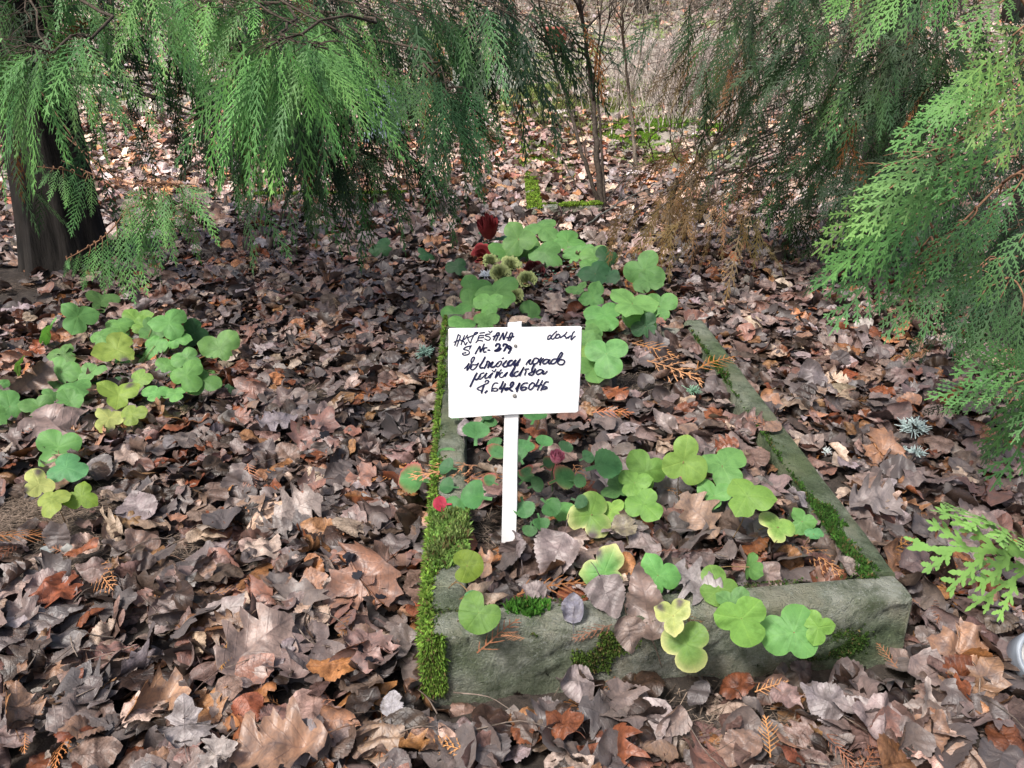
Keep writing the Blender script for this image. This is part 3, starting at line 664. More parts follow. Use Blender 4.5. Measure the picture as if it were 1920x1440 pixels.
ST = [(r1, TH, [[(185,555),(240,400),(285,250)], [(285,260),(340,300),(300,420),(245,580)], [(165,465),(340,400)], [(455,285),(400,420),(360,540)], [(540,270),(470,370),(360,430)],
  [(400,420),(450,470),(480,540),(530,470)], [(550,340),(640,300),(740,260),(820,210),(790,190),(740,215),(700,300),(650,400),(620,490),(570,420),(535,330)],
  [(990,280),(870,285),(830,370),(820,420),(770,480)], [(850,350),(985,335)], [(820,420),(900,420),(960,435)], [(880,215),(1010,200)],
  [(1160,240),(1060,250),(1040,290),(1140,320),(1170,370),(1110,415),(1020,375)], [(1130,160),(1175,200),(1220,155)]]),
 (r1, 3.0, [[(1260,400),(1320,280),(1370,210),(1420,220),(1370,330),(1320,425)], [(1250,305),(1420,270)], [(1420,410),(1490,280),(1530,210),(1530,300),(1535,395),(1590,290),(1635,185)],
  [(1660,420),(1700,300),(1740,215),(1790,230),(1760,330),(1710,425)], [(1630,345),(1820,310)], [(755,785),(820,670),(880,580),(890,660),(890,740),(950,640),(1000,520)],
  [(1075,620),(1010,630),(985,680),(990,740),(1050,735)], [(1105,685),(1155,688)]]),
 (r1, TH, [[(640,560),(590,660)], [(630,570),(500,600),(430,660),(540,690),(590,740),(560,800),(440,825),(400,780),(490,755)]]),
 (r1, TK, [[(1320,570),(1360,515),(1430,530),(1420,600),(1360,670),(1290,705),(1400,700),(1460,640)], [(1530,570),(1550,520),(1640,545),(1600,620),(1550,705)],
  [(1740,600),(1680,570),(1660,620),(1700,650),(1755,610),(1720,700),(1675,765)]]),
 (r2, 2.5, [[(985,385),(1000,310),(1060,270),(1080,320),(1030,380),(985,385)], [(1080,330),(1150,240),(1240,160)], [(1030,380),(1080,350),(1120,385),(1190,330),(1240,240)],
  [(1290,240),(1220,290),(1210,350),(1280,350),(1330,290),(1290,240)], [(1340,340),(1400,300),(1470,250),(1520,185)], [(1420,290),(1480,310),(1500,360),(1560,320)],
  [(1560,350),(1600,300),(1660,290),(1640,330),(1640,400),(1700,340),(1750,300)], [(1660,290),(1680,220),(1730,170)]]),
 (r3, 2.5, [[(160,445),(230,370),(280,295),(240,400),(220,495),(270,440),(330,320),(390,240),(430,150),(390,140),(340,200),(330,270)],
  [(330,420),(370,345),(440,345),(500,330),(535,290),(490,380),(430,450),(370,480),(320,450),(330,400)],
  [(980,380),(1060,280),(1130,245),(1160,270),(1110,360),(1040,400),(1010,350),(1070,300)], [(1175,175),(1215,158)],
  [(680,560),(600,590),(540,680),(570,735),(650,680),(760,565),(720,650),(710,710),(780,690)], [(780,690),(850,620),(920,560),(870,640),(850,690),(810,690)], [(905,495),(960,530),(1005,465)],
  [(1000,690),(1080,580),(1145,475)], [(1180,550),(1110,600),(1110,670),(1180,680),(1250,600),(1320,545),(1250,660)],
  [(710,810),(740,770),(810,780),(780,840),(690,880),(500,980),(560,1030),(620,1050)], [(1055,840),(970,840),(910,920),(885,1060)], [(890,1040),(1000,1055),(1055,1010),(990,975),(900,1000)]]),
 (r3, 3.5, [[(710,140),(640,270),(570,380),(590,430),(650,420)], [(690,435),(750,330),(770,255),(830,280),(790,420)], [(790,420),(850,330),(930,265),(880,350),(870,400),(920,410),(980,380)],
  [(1290,235),(1220,310),(1190,360),(1240,400),(1310,370),(1380,250),(1440,225)], [(1440,225),(1380,240),(1320,320),(1340,365),(1420,350),(1530,220),(1500,300),(1500,370),(1560,350)],
  [(490,570),(400,740),(310,930)], [(470,600),(430,680),(440,730),(500,735),(580,640)], [(1040,540),(990,690)], [(1040,540),(1080,545)], [(1510,415),(1430,540),(1390,610),(1410,650),(1500,640)],
  [(690,880),(650,980),(615,1100)], [(760,1050),(715,1095)], [(1200,800),(1150,920),(1100,990),(1230,970)], [(1260,860),(1200,980),(1150,1080)],
  [(1390,900),(1420,830),(1480,820),(1460,900),(1380,970),(1270,1030),(1260,990),(1340,970),(1400,1030),(1450,1050)]]),
 (r4, 2.8, [[(95,330),(40,430),(60,455)], [(60,455),(120,400),(200,300)], [(200,300),(150,400),(130,460),(60,455)], [(345,435),(400,350),(460,315),(420,380),(440,430),(500,400)],
  [(500,400),(540,300),(600,280),(650,320),(610,400),(530,420),(490,390),(540,300)], [(650,300),(690,420),(680,440),(720,350),(770,290)], [(720,270),(680,330)],
  [(900,320),(830,310),(760,370),(770,420),(840,400),(930,315),(900,370),(910,420),(960,400)],
  [(1090,300),(1010,310),(950,390),(1000,420),(1080,370),(1150,220),(1210,140),(1240,170),(1190,260),(1120,340),(1120,410)],
  [(1120,370),(1180,320),(1270,330),(1290,370),(1250,430),(1170,440),(1120,400)], [(150,600),(70,640),(50,710),(120,720),(200,640),(290,500),(230,620),(190,710)],
  [(345,590),(310,690)], [(320,565),(350,550),(405,545)], [(560,590),(530,660),(480,700),(400,670),(500,620),(560,600)], [(770,590),(690,560),(600,620),(620,680),(700,650),(780,590),(750,660),(800,665),(860,600)],
  [(380,890),(290,900),(220,980),(220,1060),(300,1060),(360,1010),(290,990),(220,1030)], [(500,880),(430,940),(410,1030),(460,1050),(530,980),(550,910),(500,880)],
  [(655,800),(610,900),(580,970),(730,930)], [(745,830),(680,950),(620,1060)], [(890,865),(820,870),(760,960),(705,1070)], [(720,1040),(800,1040),(860,1010),(830,980),(750,1000)]]),
 (r4, 3.8, [[(550,440),(500,520),(490,600),(530,620),(570,550)], [(95,1030),(150,960),(190,885),(150,990),(115,1090)], [(70,500),(0,640),(20,700)]])]
ink = MB(); lay = 0
for fn, wd, strokes in ST:
    for s in strokes:
        q = np.array([fn(*p) for p in s]); q = q if len(q) < 3 else spline(np.c_[q, np.zeros(len(q))], len(q)*5)[:, :2]
        lay += 1; off = .0004+lay*4e-6; prev = None
        for i, p in enumerate(q):           # round-ended ribbon
            t_ = q[min(i+1, len(q)-1)]-q[max(i-1, 0)]; t_ = t_/(np.linalg.norm(t_)+1e-9); nn = np.array([-t_[1], t_[0]])*wd/2
            a, b = on_board(*(p+nn), off), on_board(*(p-nn), off)
            if prev is not None: ink.add([prev[0], a, b, prev[1]], Q=[(0, 1, 2, 3)])
            prev = (a, b)
        for e in (q[0], q[-1]):
            lay += 1; an = np.linspace(0, 2*np.pi, 11)[:-1]
            ink.add([on_board(*(e+wd/2*np.array([np.cos(x), np.sin(x)])), off+2e-6*lay*.1) for x in an]+[on_board(*e, off+2e-6*lay*.1)], T=[(i, (i+1) % 10, 10) for i in range(10)])
_b(ink, 'handwriting', M['ink'], sg)
for (x, y, r_) in ((966.5, 648.5, 3.4), (965, 742, 4.2)):
    q = MB(); an = np.linspace(0, 2*np.pi, 13)[:-1]
    rg_ = [[on_board(x+k*r_*(1+.15*rng.uniform(-1, 1))*np.cos(a), y+k*r_*np.sin(a), h_) for a in an] for k, h_ in ((1, .0003), (.85, .002), (.45, .0028))]
    q.add(np.vstack(rg_+[[on_board(x, y, .0022)]]), Q=[(r0*12+i, r0*12+(i+1) % 12, (r0+1)*12+(i+1) % 12, (r0+1)*12+i) for r0 in range(2) for i in range(12)], T=[(24+i, 24+(i+1) % 12, 36) for i in range(12)])
    _b(q, 'nail', M['nail'], sg, True)

# ---------------------------------------------------------------- thuja fronds
def frond_template(L=1.0, n_side=26, detail=1, rg=rng, wid=.011, spread=.33, sub=True, subl=.062, gap=.040):
    """flat thuja spray in the xy plane along +y, length L; detail 2 gives scalloped scale-leaf edges."""
    V = []; T = []; Q = []; S = []
    def strip(p, d, ln, w_):
        nrm = np.array([-d[1], d[0]]); k0 = len(V)
        m_ = 2 if detail == 1 else max(3, int(ln/(w_*1.1)))
        zt = rg.normal(0, .006)
        for i in range(m_):
            f = i/m_; ww = w_*.5*(1-.35*f)
            if detail > 1 and i % 1 == 0: ww *= (1.0 if i == 0 else 1.28); 
            c = p+d*ln*f
            for sgn in (1, -1): V.append((*(c+nrm*ww*sgn), zt*f))
            if detail > 1:
                c2 = p+d*ln*(f+.55/m_)
                for sgn in (1, -1): V.append((*(c2+nrm*ww*.62*sgn), zt*f))
        rows = m_*(2 if detail > 1 else 1)
        for r in range(rows-1): a = k0+2*r; Q.append((a, a+1, a+3, a+2))
        V.append((*(p+d*ln), zt)); T.append((k0+2*rows-2, k0+2*rows-1, len(V)-1))
    ax = []; bend = rg.uniform(-.25, .25)
    strip_axis = 10
    pts = [np.array([bend*.3*(s*s), s]) for s in np.linspace(0, 1, strip_axis+1)]
    for i in range(strip_axis):
        d = pts[i+1]-pts[i]; ln = np.linalg.norm(d); strip(pts[i], d/ln, ln*1.3, wid*(1.15-.4*i/strip_axis))
    for j in range(n_side):
        s = .06+.92*(j+rg.uniform(-.2, .2))/n_side; side = 1 if j % 2 else -1
        p = np.array([bend*.3*s*s, s]); ln = spread*(np.sin(np.pi*min(1, s*.85+.12))**.7)*(1.05-s*.55)*rg.uniform(.75, 1.15)
        ang = R(48-14*s)*side+rg.normal(0, .06)
        d = np.array([np.sin(ang), np.cos(ang)]); cur = -side*.25
        seg = 3; q = p.copy()
        for i in range(seg):
            dd = np.array([np.sin(ang+cur*i/seg), np.cos(ang+cur*i/seg)]); strip(q, dd, ln/seg*1.25, wid*(1-.2*i)); 
            q = q+dd*ln/seg
        if sub:
            ns = max(1, int(ln/gap))
            for k in range(ns):
                f = (k+.6)/(ns+.4); a0 = ang+cur*f; q = p+np.array([np.sin(ang+cur*f*.5), np.cos(ang+cur*f*.5)])*ln*f
                for sgn in ((1, -1) if (detail > 1 or k % 3 == 0) else ((-1)**k,)):
                    sl_ = min(ln*.4*(1.0-f*.4), subl)*rng.uniform(.75, 1.15); a1 = a0+sgn*R(38)
                    strip(q, np.array([np.sin(a1), np.cos(a1)]), max(sl_, .028), wid*.8)
    V = np.array(V); V[:, 2] += -.10*np.abs(V[:, 0])*rg.uniform(.3, 1.6)+.02*np.sin(V[:, 1]*6+rg.uniform(0, 6))
    return V*L, np.array(T), np.array(Q)
FT = [frond_template(1, int(rng.integers(22, 29)), wid=.0155, spread=.27, subl=.036, gap=.055) for _ in range(16)]
FD = [frond_template(1, int(rng.integers(15, 19)), 2, wid=.0195, spread=.38, subl=.048, gap=.050) for _ in range(8)]
FN = [frond_template(1, int(rng.integers(8, 11)), 2, wid=.040, spread=.44, subl=.09, gap=.075) for _ in range(5)]
FF = [frond_template(1, int(rng.integers(15, 20)), wid=.024, spread=.30, subl=.05, gap=.08) for _ in range(12)]
FC = [frond_template(1, 12, 1, wid=.02, sub=False) for _ in range(6)]
def add_fronds(mb, P, D, Nrm, Ln, C, templ, droop=.35):
    """P base (n,3), D direction, Nrm approximate normal, Ln lengths, C colours."""
    n_ = len(P); D = D/np.linalg.norm(D, axis=1)[:, None]; Xa = np.cross(D, Nrm); Xa /= np.linalg.norm(Xa, axis=1)[:, None]+1e-9; Zn = np.cross(Xa, D)
    ti = rng.integers(0, len(templ), n_)
    for k in range(len(templ)):
        s = np.where(ti == k)[0]
        if len(s) == 0: continue
        V, T, Q = templ[k]; Rm = np.stack([Xa[s], D[s], Zn[s]], -1)*Ln[s, None, None]
        VV = np.einsum('nij,vj->nvi', Rm, V); r = np.linalg.norm(VV, axis=2)/Ln[s, None]
        VV = VV+P[s][:, None, :]; VV[:, :, 2] -= droop*Ln[s, None]*r**2
        nv = len(V); o = (np.arange(len(s))*nv)[:, None, None]
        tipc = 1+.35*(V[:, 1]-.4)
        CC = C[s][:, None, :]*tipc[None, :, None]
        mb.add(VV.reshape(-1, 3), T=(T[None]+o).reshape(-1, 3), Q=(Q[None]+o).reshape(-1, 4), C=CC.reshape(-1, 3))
def bough(parent, pts, n_fr, Lr, colr,  templ=FT, start=.25, side_spread=.16, rad=.010, droop=.35, down=.9, brown=.014, wood_c=(.30, .25, .21), fan=False):
    """woody limb along pts, short hanging side twigs and fronds: child 'bough' with sub-part 'foliage'."""
    C = spline(pts, 16); 
    C[1:-1] += rng.normal(0, .010, (14, 3))
    wood = MB(); tube(wood, C, np.linspace(rad, rad*.25, 16), 6, C=wood_c, wobble=.12)
    s = start+(1-start)*np.sqrt(rng.random(n_fr)) if not fan else np.linspace(start, 1, n_fr)
    P = np.stack([np.interp(s*15, np.arange(16), C[:, i]) for i in range(3)], 1)
    tg = np.gradient(C, axis=0); tg = np.stack([np.interp(s*15, np.arange(16), tg[:, i]) for i in range(3)], 1); tg /= np.linalg.norm(tg, axis=1)[:, None]
    sd_ = np.cross(tg, [0, 0, 1.]); sd_ /= np.linalg.norm(sd_, axis=1)[:, None]+1e-9
    sgn = np.where(np.arange(n_fr) % 2 == 0, 1., -1.)[:, None]
    off = rng.uniform(0, side_spread, n_fr)[:, None]*sgn
    P2 = P+sd_*off+tg*np.abs(off)*.5+np.array([0, 0, -1])*np.abs(off)*rng.uniform(-.2, .6, (n_fr, 1))
    for i in range(n_fr):
        if abs(off[i, 0]) > .02: tube(wood, spline([P[i], (P[i]+P2[i])/2+[0, 0, .006], P2[i]], 4), [.0014, .0011, .0009, .0006], 4, C=wood_c)
    D = sd_*sgn*rng.uniform(.05, .75, (n_fr, 1))+tg*rng.uniform(.1, .8, (n_fr, 1))+np.array([0, 0, -1])*down*rng.uniform(.5, 1.3, (n_fr, 1))+rng.normal(0, .28, (n_fr, 3))
    Nn = np.cross(D, sd_*1.0+rng.normal(0, .55, (n_fr, 3))); 
    Ln = rng.uniform(*Lr, n_fr)
    Cc = np.asarray(colr)*rng.uniform(.65, 1.4, (n_fr, 1))*rng.uniform(.9, 1.1, (n_fr, 3))
    b_ = rng.random(n_fr) < brown; Cc[b_] = np.array([.20, .085, .03])*rng.uniform(.7, 1.2, (b_.sum(), 1))
    fo = MB(); add_fronds(fo, P2, D, Nn, Ln, Cc, templ, droop)
    w_ = wood.build('bough', M['twig'], parent); f_ = fo.build('foliage', M['frond'], w_)
    return w_
def trunk(parent, base, top, r0, r1, name='trunk', flutes=7, m_=None, seed=1):
    base, top = np.asarray(base, float), np.asarray(top, float); n_, k_ = 64, 60; V = []
    for i in range(k_+1):
        f = i/k_; c = base+(top-base)*f+np.array([.03*math.sin(f*5+seed), .03*math.cos(f*4), 0]); r = (r0+(r1-r0)*f)*(1+.28*math.exp(-f*k_/4))
        a = np.arange(n_)*2*np.pi/n_
        rr = r*(1+.07*np.sin(a*flutes+seed+f*2)+.035*np.sin(a*17+f*9)+.02*np.sin(a*31-f*5)+rng.normal(0, .008, n_))
        V.append(np.stack([c[0]+np.cos(a)*rr, c[1]+np.sin(a)*rr, np.full(n_, c[2])], 1))
    V = np.concatenate(V); Q = [(i*n_+j, i*n_+(j+1) % n_, (i+1)*n_+(j+1) % n_, (i+1)*n_+j) for i in range(k_) for j in range(n_)]
    mb = MB(); mb.add(V, Q=Q); return mb.build(name, m_ or M['bark'], parent)

LIT = (.105, .235, .07); MID = (.036, .088, .030); DRK = (.015, .036, .015)  # sunlit, half-shaded and deep-shade foliage; light level put into each green
def frond_set(parent, wood_pts, fr, colr, templ=FD, droop=.12, rad=.0026):
    """fronds given by base and tip (px, py) at a depth, leaving the nearest point of a thin bough."""
    C = spline(wood_pts, 24); wood = MB(); tube(wood, C, np.linspace(rad, rad*.4, 24), 6, C=(1.1, .65, .42)); P, D, L_ = [], [], []
    for (bx, by, tx, ty, dY) in fr:
        b = at_y(bx, by, dY); tp = at_y(tx, ty, dY-.06); c = C[int(np.argmin(np.linalg.norm(C-b, axis=1)))]
        tube(wood, spline([c, (b+c)/2+[0, 0, .008], b, b+(tp-b)*.25], 8), np.linspace(.0022, .001, 8), 5, C=(1.1, .65, .42)); P.append(b); D.append(tp-b); L_.append(np.linalg.norm(tp-b)*1.02)
    P, D, L_ = np.array(P), np.array(D), np.array(L_); vw = np.array([0, 0, CAM_H])-P; Nn = vw/np.linalg.norm(vw, axis=1)[:, None]+rng.normal(0, .32, P.shape)+[0, 0, .45]
    fo = MB(); add_fronds(fo, P, D, Nn, L_, np.asarray(colr)*rng.uniform(.75, 1.2, (len(P), 1))*rng.uniform(.93, 1.07, (len(P), 3)), templ, droop)
    w_ = wood.build('bough', M['twig'], parent); fo.build('foliage', M['frond'], w_)
# --- left thuja
lt_base = at_ground(112, 500)
lt = empty('thuja_tree', (0, 0, 0)); tag(lt, 'big thuja with dark trunk at left, drooping sprays over the litter', 'tree', 'thujas around the grave')
trunk(lt, lt_base-[0, 0, .1], lt_base+np.array([.1, .3, 4.6]), .195, .10, seed=2)
def reach(base, tip, z_off=0.0, arch=.12):
    base, tip = np.asarray(base, float), np.asarray(tip, float); m1 = base+(tip-base)*.4+[0, 0, arch]; m2 = base+(tip-base)*.75+[0, 0, arch*.8]
    return [base, m1, m2, tip]
tb = lambda z: lt_base+np.array([.03, .05, z])
# tips: px, py (where the limb's tip hangs), depth, limb height on trunk, fronds, lengths, colour
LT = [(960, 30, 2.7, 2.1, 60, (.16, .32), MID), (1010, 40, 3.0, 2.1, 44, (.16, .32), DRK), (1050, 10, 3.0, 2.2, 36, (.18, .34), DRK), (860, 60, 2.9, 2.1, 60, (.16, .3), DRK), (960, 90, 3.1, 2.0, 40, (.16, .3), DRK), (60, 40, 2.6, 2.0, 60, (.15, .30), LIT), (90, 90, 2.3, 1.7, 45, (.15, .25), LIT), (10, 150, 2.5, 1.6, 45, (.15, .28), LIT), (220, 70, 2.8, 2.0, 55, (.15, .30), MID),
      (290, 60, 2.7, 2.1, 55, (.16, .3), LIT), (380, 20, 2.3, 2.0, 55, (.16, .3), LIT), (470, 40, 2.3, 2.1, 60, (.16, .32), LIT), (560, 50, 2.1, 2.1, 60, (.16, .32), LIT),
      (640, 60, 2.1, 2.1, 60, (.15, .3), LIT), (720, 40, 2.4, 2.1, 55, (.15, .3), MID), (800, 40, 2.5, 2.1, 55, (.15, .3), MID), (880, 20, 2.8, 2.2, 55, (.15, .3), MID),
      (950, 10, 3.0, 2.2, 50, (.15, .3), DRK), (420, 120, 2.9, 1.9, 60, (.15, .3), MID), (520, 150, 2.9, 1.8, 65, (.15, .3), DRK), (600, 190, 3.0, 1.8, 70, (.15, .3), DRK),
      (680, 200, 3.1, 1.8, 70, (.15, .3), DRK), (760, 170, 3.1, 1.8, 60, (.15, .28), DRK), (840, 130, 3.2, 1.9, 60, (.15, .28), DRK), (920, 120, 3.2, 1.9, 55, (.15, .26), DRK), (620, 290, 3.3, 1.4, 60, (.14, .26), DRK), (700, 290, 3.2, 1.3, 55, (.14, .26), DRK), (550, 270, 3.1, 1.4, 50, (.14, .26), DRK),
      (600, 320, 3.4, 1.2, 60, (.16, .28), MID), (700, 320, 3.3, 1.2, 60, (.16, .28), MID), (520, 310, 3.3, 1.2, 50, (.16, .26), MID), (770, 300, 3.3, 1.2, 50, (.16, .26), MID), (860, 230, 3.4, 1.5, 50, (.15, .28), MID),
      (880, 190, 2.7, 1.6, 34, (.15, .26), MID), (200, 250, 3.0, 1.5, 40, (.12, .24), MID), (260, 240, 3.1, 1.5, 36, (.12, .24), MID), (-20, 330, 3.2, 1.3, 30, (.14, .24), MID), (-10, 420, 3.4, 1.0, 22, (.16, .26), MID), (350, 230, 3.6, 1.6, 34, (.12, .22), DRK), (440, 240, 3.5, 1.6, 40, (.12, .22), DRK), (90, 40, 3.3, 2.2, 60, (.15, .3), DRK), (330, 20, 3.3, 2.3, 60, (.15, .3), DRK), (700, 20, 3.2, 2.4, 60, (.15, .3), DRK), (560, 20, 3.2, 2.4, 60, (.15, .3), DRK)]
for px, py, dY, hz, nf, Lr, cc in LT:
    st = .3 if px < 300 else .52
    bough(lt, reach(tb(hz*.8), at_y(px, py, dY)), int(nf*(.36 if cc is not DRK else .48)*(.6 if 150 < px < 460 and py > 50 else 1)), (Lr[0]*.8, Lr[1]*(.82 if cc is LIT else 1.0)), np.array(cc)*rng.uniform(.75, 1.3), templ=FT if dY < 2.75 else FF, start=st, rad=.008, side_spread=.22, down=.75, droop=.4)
# low drooping spray in front of the trunk and the bright near ones
GL = np.array(LIT)*1.25  # spray green brightened to make up for the shade of the crown above
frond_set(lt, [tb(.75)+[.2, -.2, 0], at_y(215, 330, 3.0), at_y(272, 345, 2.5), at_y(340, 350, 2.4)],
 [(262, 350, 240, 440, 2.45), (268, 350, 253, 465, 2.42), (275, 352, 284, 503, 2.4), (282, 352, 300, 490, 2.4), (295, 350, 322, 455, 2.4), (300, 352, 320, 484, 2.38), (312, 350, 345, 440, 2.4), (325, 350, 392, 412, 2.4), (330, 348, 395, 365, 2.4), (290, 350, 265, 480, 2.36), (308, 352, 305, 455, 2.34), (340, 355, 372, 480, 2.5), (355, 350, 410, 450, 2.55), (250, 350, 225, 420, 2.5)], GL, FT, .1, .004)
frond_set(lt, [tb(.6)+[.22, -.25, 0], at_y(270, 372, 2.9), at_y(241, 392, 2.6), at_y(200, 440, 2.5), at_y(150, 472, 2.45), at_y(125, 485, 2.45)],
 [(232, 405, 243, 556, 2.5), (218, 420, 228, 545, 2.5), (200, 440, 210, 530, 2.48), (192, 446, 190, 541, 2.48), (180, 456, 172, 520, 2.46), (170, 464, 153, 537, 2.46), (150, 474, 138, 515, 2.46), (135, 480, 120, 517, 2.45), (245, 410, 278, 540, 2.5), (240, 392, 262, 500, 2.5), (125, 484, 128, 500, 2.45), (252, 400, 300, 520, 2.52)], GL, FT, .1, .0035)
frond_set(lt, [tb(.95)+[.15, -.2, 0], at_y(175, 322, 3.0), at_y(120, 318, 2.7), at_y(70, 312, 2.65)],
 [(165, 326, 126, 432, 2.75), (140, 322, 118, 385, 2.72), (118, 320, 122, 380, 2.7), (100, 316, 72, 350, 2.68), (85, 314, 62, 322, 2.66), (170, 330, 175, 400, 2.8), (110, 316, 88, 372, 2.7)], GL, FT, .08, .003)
bough(lt, [tb(1.5), at_y(640, 20, 2.6), at_y(560, 60, 2.0), at_y(500, 90, 1.9)], 26, (.16, .27), LIT, start=.6, side_spread=.08, rad=.006, down=1.3, brown=0)
bough(lt, [tb(1.5), at_y(470, 0, 2.6), at_y(520, 70, 2.1), at_y(610, 85, 1.95)], 26, (.14, .24), LIT, start=.6, side_spread=.09, rad=.006, down=1.0, brown=0)
bough(lt, [tb(1.9), at_y(700, 60, 2.7), at_y(800, 120, 2.4), at_y(850, 160, 2.3)], 22, (.14, .26), MID, start=.55, side_spread=.07, rad=.006, down=1.1, brown=0)
bough(lt, [tb(1.6), at_y(180, 20, 2.4), at_y(110, 80, 2.0), at_y(30, 100, 1.9)], 26, (.15, .26), LIT, start=.45, side_spread=.08, rad=.006, down=1.0, brown=0)
# upper crown beyond the top of the photograph (it shades the ground)
for i in range(28):
    a = rng.uniform(0, 2*np.pi); z = rng.uniform(1.9, 4.2); rr = (4.9-z)*.62*rng.uniform(.7, 1.1)
    tip = lt_base+np.array([math.cos(a)*rr, math.sin(a)*rr, z-.2])
    if tip[1] < 2.2 and tip[2] < 2.2: continue
    bough(lt, reach(tb(z), tip), 46, (.28, .5), DRK, templ=FC, start=.2, rad=.02, side_spread=.3, brown=0)

# --- right near thuja
rt_base = np.array([2.15, 3.1, 0.0]); rb = lambda z: rt_base+np.array([-.05, -.05, z])
rt = empty('thuja_tree', (0, 0, 0)); tag(rt, 'nearest thuja reaching in from the right with bright flat sprays', 'tree', 'thujas around the grave')
trunk(rt, rt_base-[0, 0, .1], rt_base+np.array([.1, .1, 4.4]), .17, .08, seed=5)
BR = (.105, .225, .065); B2 = (.075, .175, .055)
RT = [([rb(1.6), at_y(1980, 90, 1.5), at_y(1880, 130, 1.35), at_y(1740, 330, 1.25)], 26, (.13, .22), BR, .35), ([rb(1.8), at_y(2000, -80, 1.5), at_y(1900, 10, 1.4), at_y(1760, 120, 1.35)], 26, (.12, .2), BR, .35),
      ([rb(1.3), at_y(2000, 250, 1.6), at_y(1840, 300, 1.45), at_y(1690, 420, 1.4)], 28, (.12, .2), B2, .35), ([rb(1.1), at_y(2020, 330, 1.7), at_y(1860, 400, 1.55), at_y(1730, 480, 1.5)], 24, (.12, .2), B2, .35),
      ([rb(1.7), at_y(1900, -60, 1.9), at_y(1760, 20, 1.75), at_y(1600, 40, 1.65)], 20, (.12, .18), B2, .5), ([rb(.8), at_y(1990, 420, 1.9), at_y(1850, 500, 1.75), at_y(1760, 560, 1.7)], 26, (.1, .18), MID, .35),
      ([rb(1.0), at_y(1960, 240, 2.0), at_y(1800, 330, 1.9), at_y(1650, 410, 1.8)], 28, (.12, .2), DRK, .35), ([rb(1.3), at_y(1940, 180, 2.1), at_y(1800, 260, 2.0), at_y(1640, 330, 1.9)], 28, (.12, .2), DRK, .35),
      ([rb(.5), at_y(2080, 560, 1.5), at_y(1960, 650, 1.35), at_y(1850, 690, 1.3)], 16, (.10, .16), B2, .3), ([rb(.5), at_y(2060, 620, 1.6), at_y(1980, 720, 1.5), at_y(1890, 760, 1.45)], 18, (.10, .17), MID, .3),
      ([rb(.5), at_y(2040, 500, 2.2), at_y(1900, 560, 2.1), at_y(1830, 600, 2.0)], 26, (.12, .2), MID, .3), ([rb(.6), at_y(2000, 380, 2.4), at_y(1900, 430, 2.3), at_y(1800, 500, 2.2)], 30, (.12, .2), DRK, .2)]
for pts, nf, Lr, cc, st in RT:
    if cc is BR or cc is B2: continue
    bough(rt, pts, int(nf*.3), (Lr[0]*.9, Lr[1]*.95), np.array(cc)*rng.uniform(.6, 1.0), templ=FD, start=st, side_spread=.09, rad=.005, down=.55, brown=.0, wood_c=(1.3, .8, .55), droop=.25)
def frond_fan(parent, pts, ents, colr, rad=.0022, templ=FD, droop=.05):
    """a twig whose fronds are set by hand: (t along twig, angle offset tip px,py,depth)."""
    C = spline(pts, 12); wood = MB(); tube(wood, C, np.linspace(rad, rad*.5, 12), 6, C=(1.3, .8, .55))
    P, D, L_ = [], [], []
    for (t_, tx, ty, td) in ents:
        b = np.array([np.interp(t_*11, np.arange(12), C[:, i]) for i in range(3)]); tp = at_y(tx, ty, td); P.append(b); D.append(tp-b); L_.append(np.linalg.norm(tp-b))
    P, D, L_ = np.array(P), np.array(D), np.array(L_); vw = np.array([0, 0, CAM_H])-P; Nn = vw/np.linalg.norm(vw, axis=1)[:, None]+rng.normal(0, .3, P.shape)+[0, 0, .5]
    Cc = np.asarray(colr)*rng.uniform(.85, 1.2, (len(P), 1)); fo = MB(); add_fronds(fo, P, D, Nn, L_, Cc, templ, droop)
    w_ = wood.build('bough', M['twig'], parent); fo.build('foliage', M['frond'], w_)
# near sprays at the right border
frond_fan(rt, [at_y(2110, 960, .60), at_y(2040, 1010, .57), at_y(1965, 1045, .55)], [(.98, 1715, 1018, .52), (.85, 1775, 948, .53), (.7, 1810, 1125, .54)], (.14, .27, .075), templ=FN)
for (bp, ex) in (((1990, 380), 1.9), ((2020, 250), 2.1), ((1980, 120), 2.2), ((1900, 420), 2.3), ((1960, 520), 2.1), ((1840, 300), 2.4)):
    bough(rt, [rb(1.1), at_y(bp[0]+60, bp[1]-60, ex), at_y(bp[0], bp[1]-20, ex-.05), at_y(bp[0]-110, bp[1]+10, ex-.1)], 17, (.14, .24), DRK, start=.3, side_spread=.12, rad=.005, down=.6, brown=.02)
frond_fan(rt, [at_y(2060, 640, 1.2), at_y(1980, 690, 1.15), at_y(1900, 720, 1.12)], [(.98, 1735, 735, 1.12), (.8, 1770, 770, 1.15), (.6, 1790, 690, 1.1), (.5, 1850, 850, 1.2), (.3, 1870, 905, 1.2), (.7, 1830, 650, 1.1), (.2, 1900, 820, 1.15)], B2)
frond_set(rt, [at_y(2050, 60, 1.35), at_y(1900, 180, 1.2), at_y(1800, 260, 1.15), at_y(1700, 330, 1.15)],
 [(1700, 330, 1535, 450, 1.15), (1760, 330, 1560, 500, 1.17), (1790, 290, 1590, 400, 1.12), (1830, 250, 1640, 330, 1.1), (1860, 200, 1680, 255, 1.08), (1900, 150, 1730, 200, 1.1), (1800, 360, 1620, 470, 1.18), (1850, 300, 1680, 400, 1.15), (1900, 260, 1760, 340, 1.12), (1930, 200, 1800, 280, 1.1)], BR)
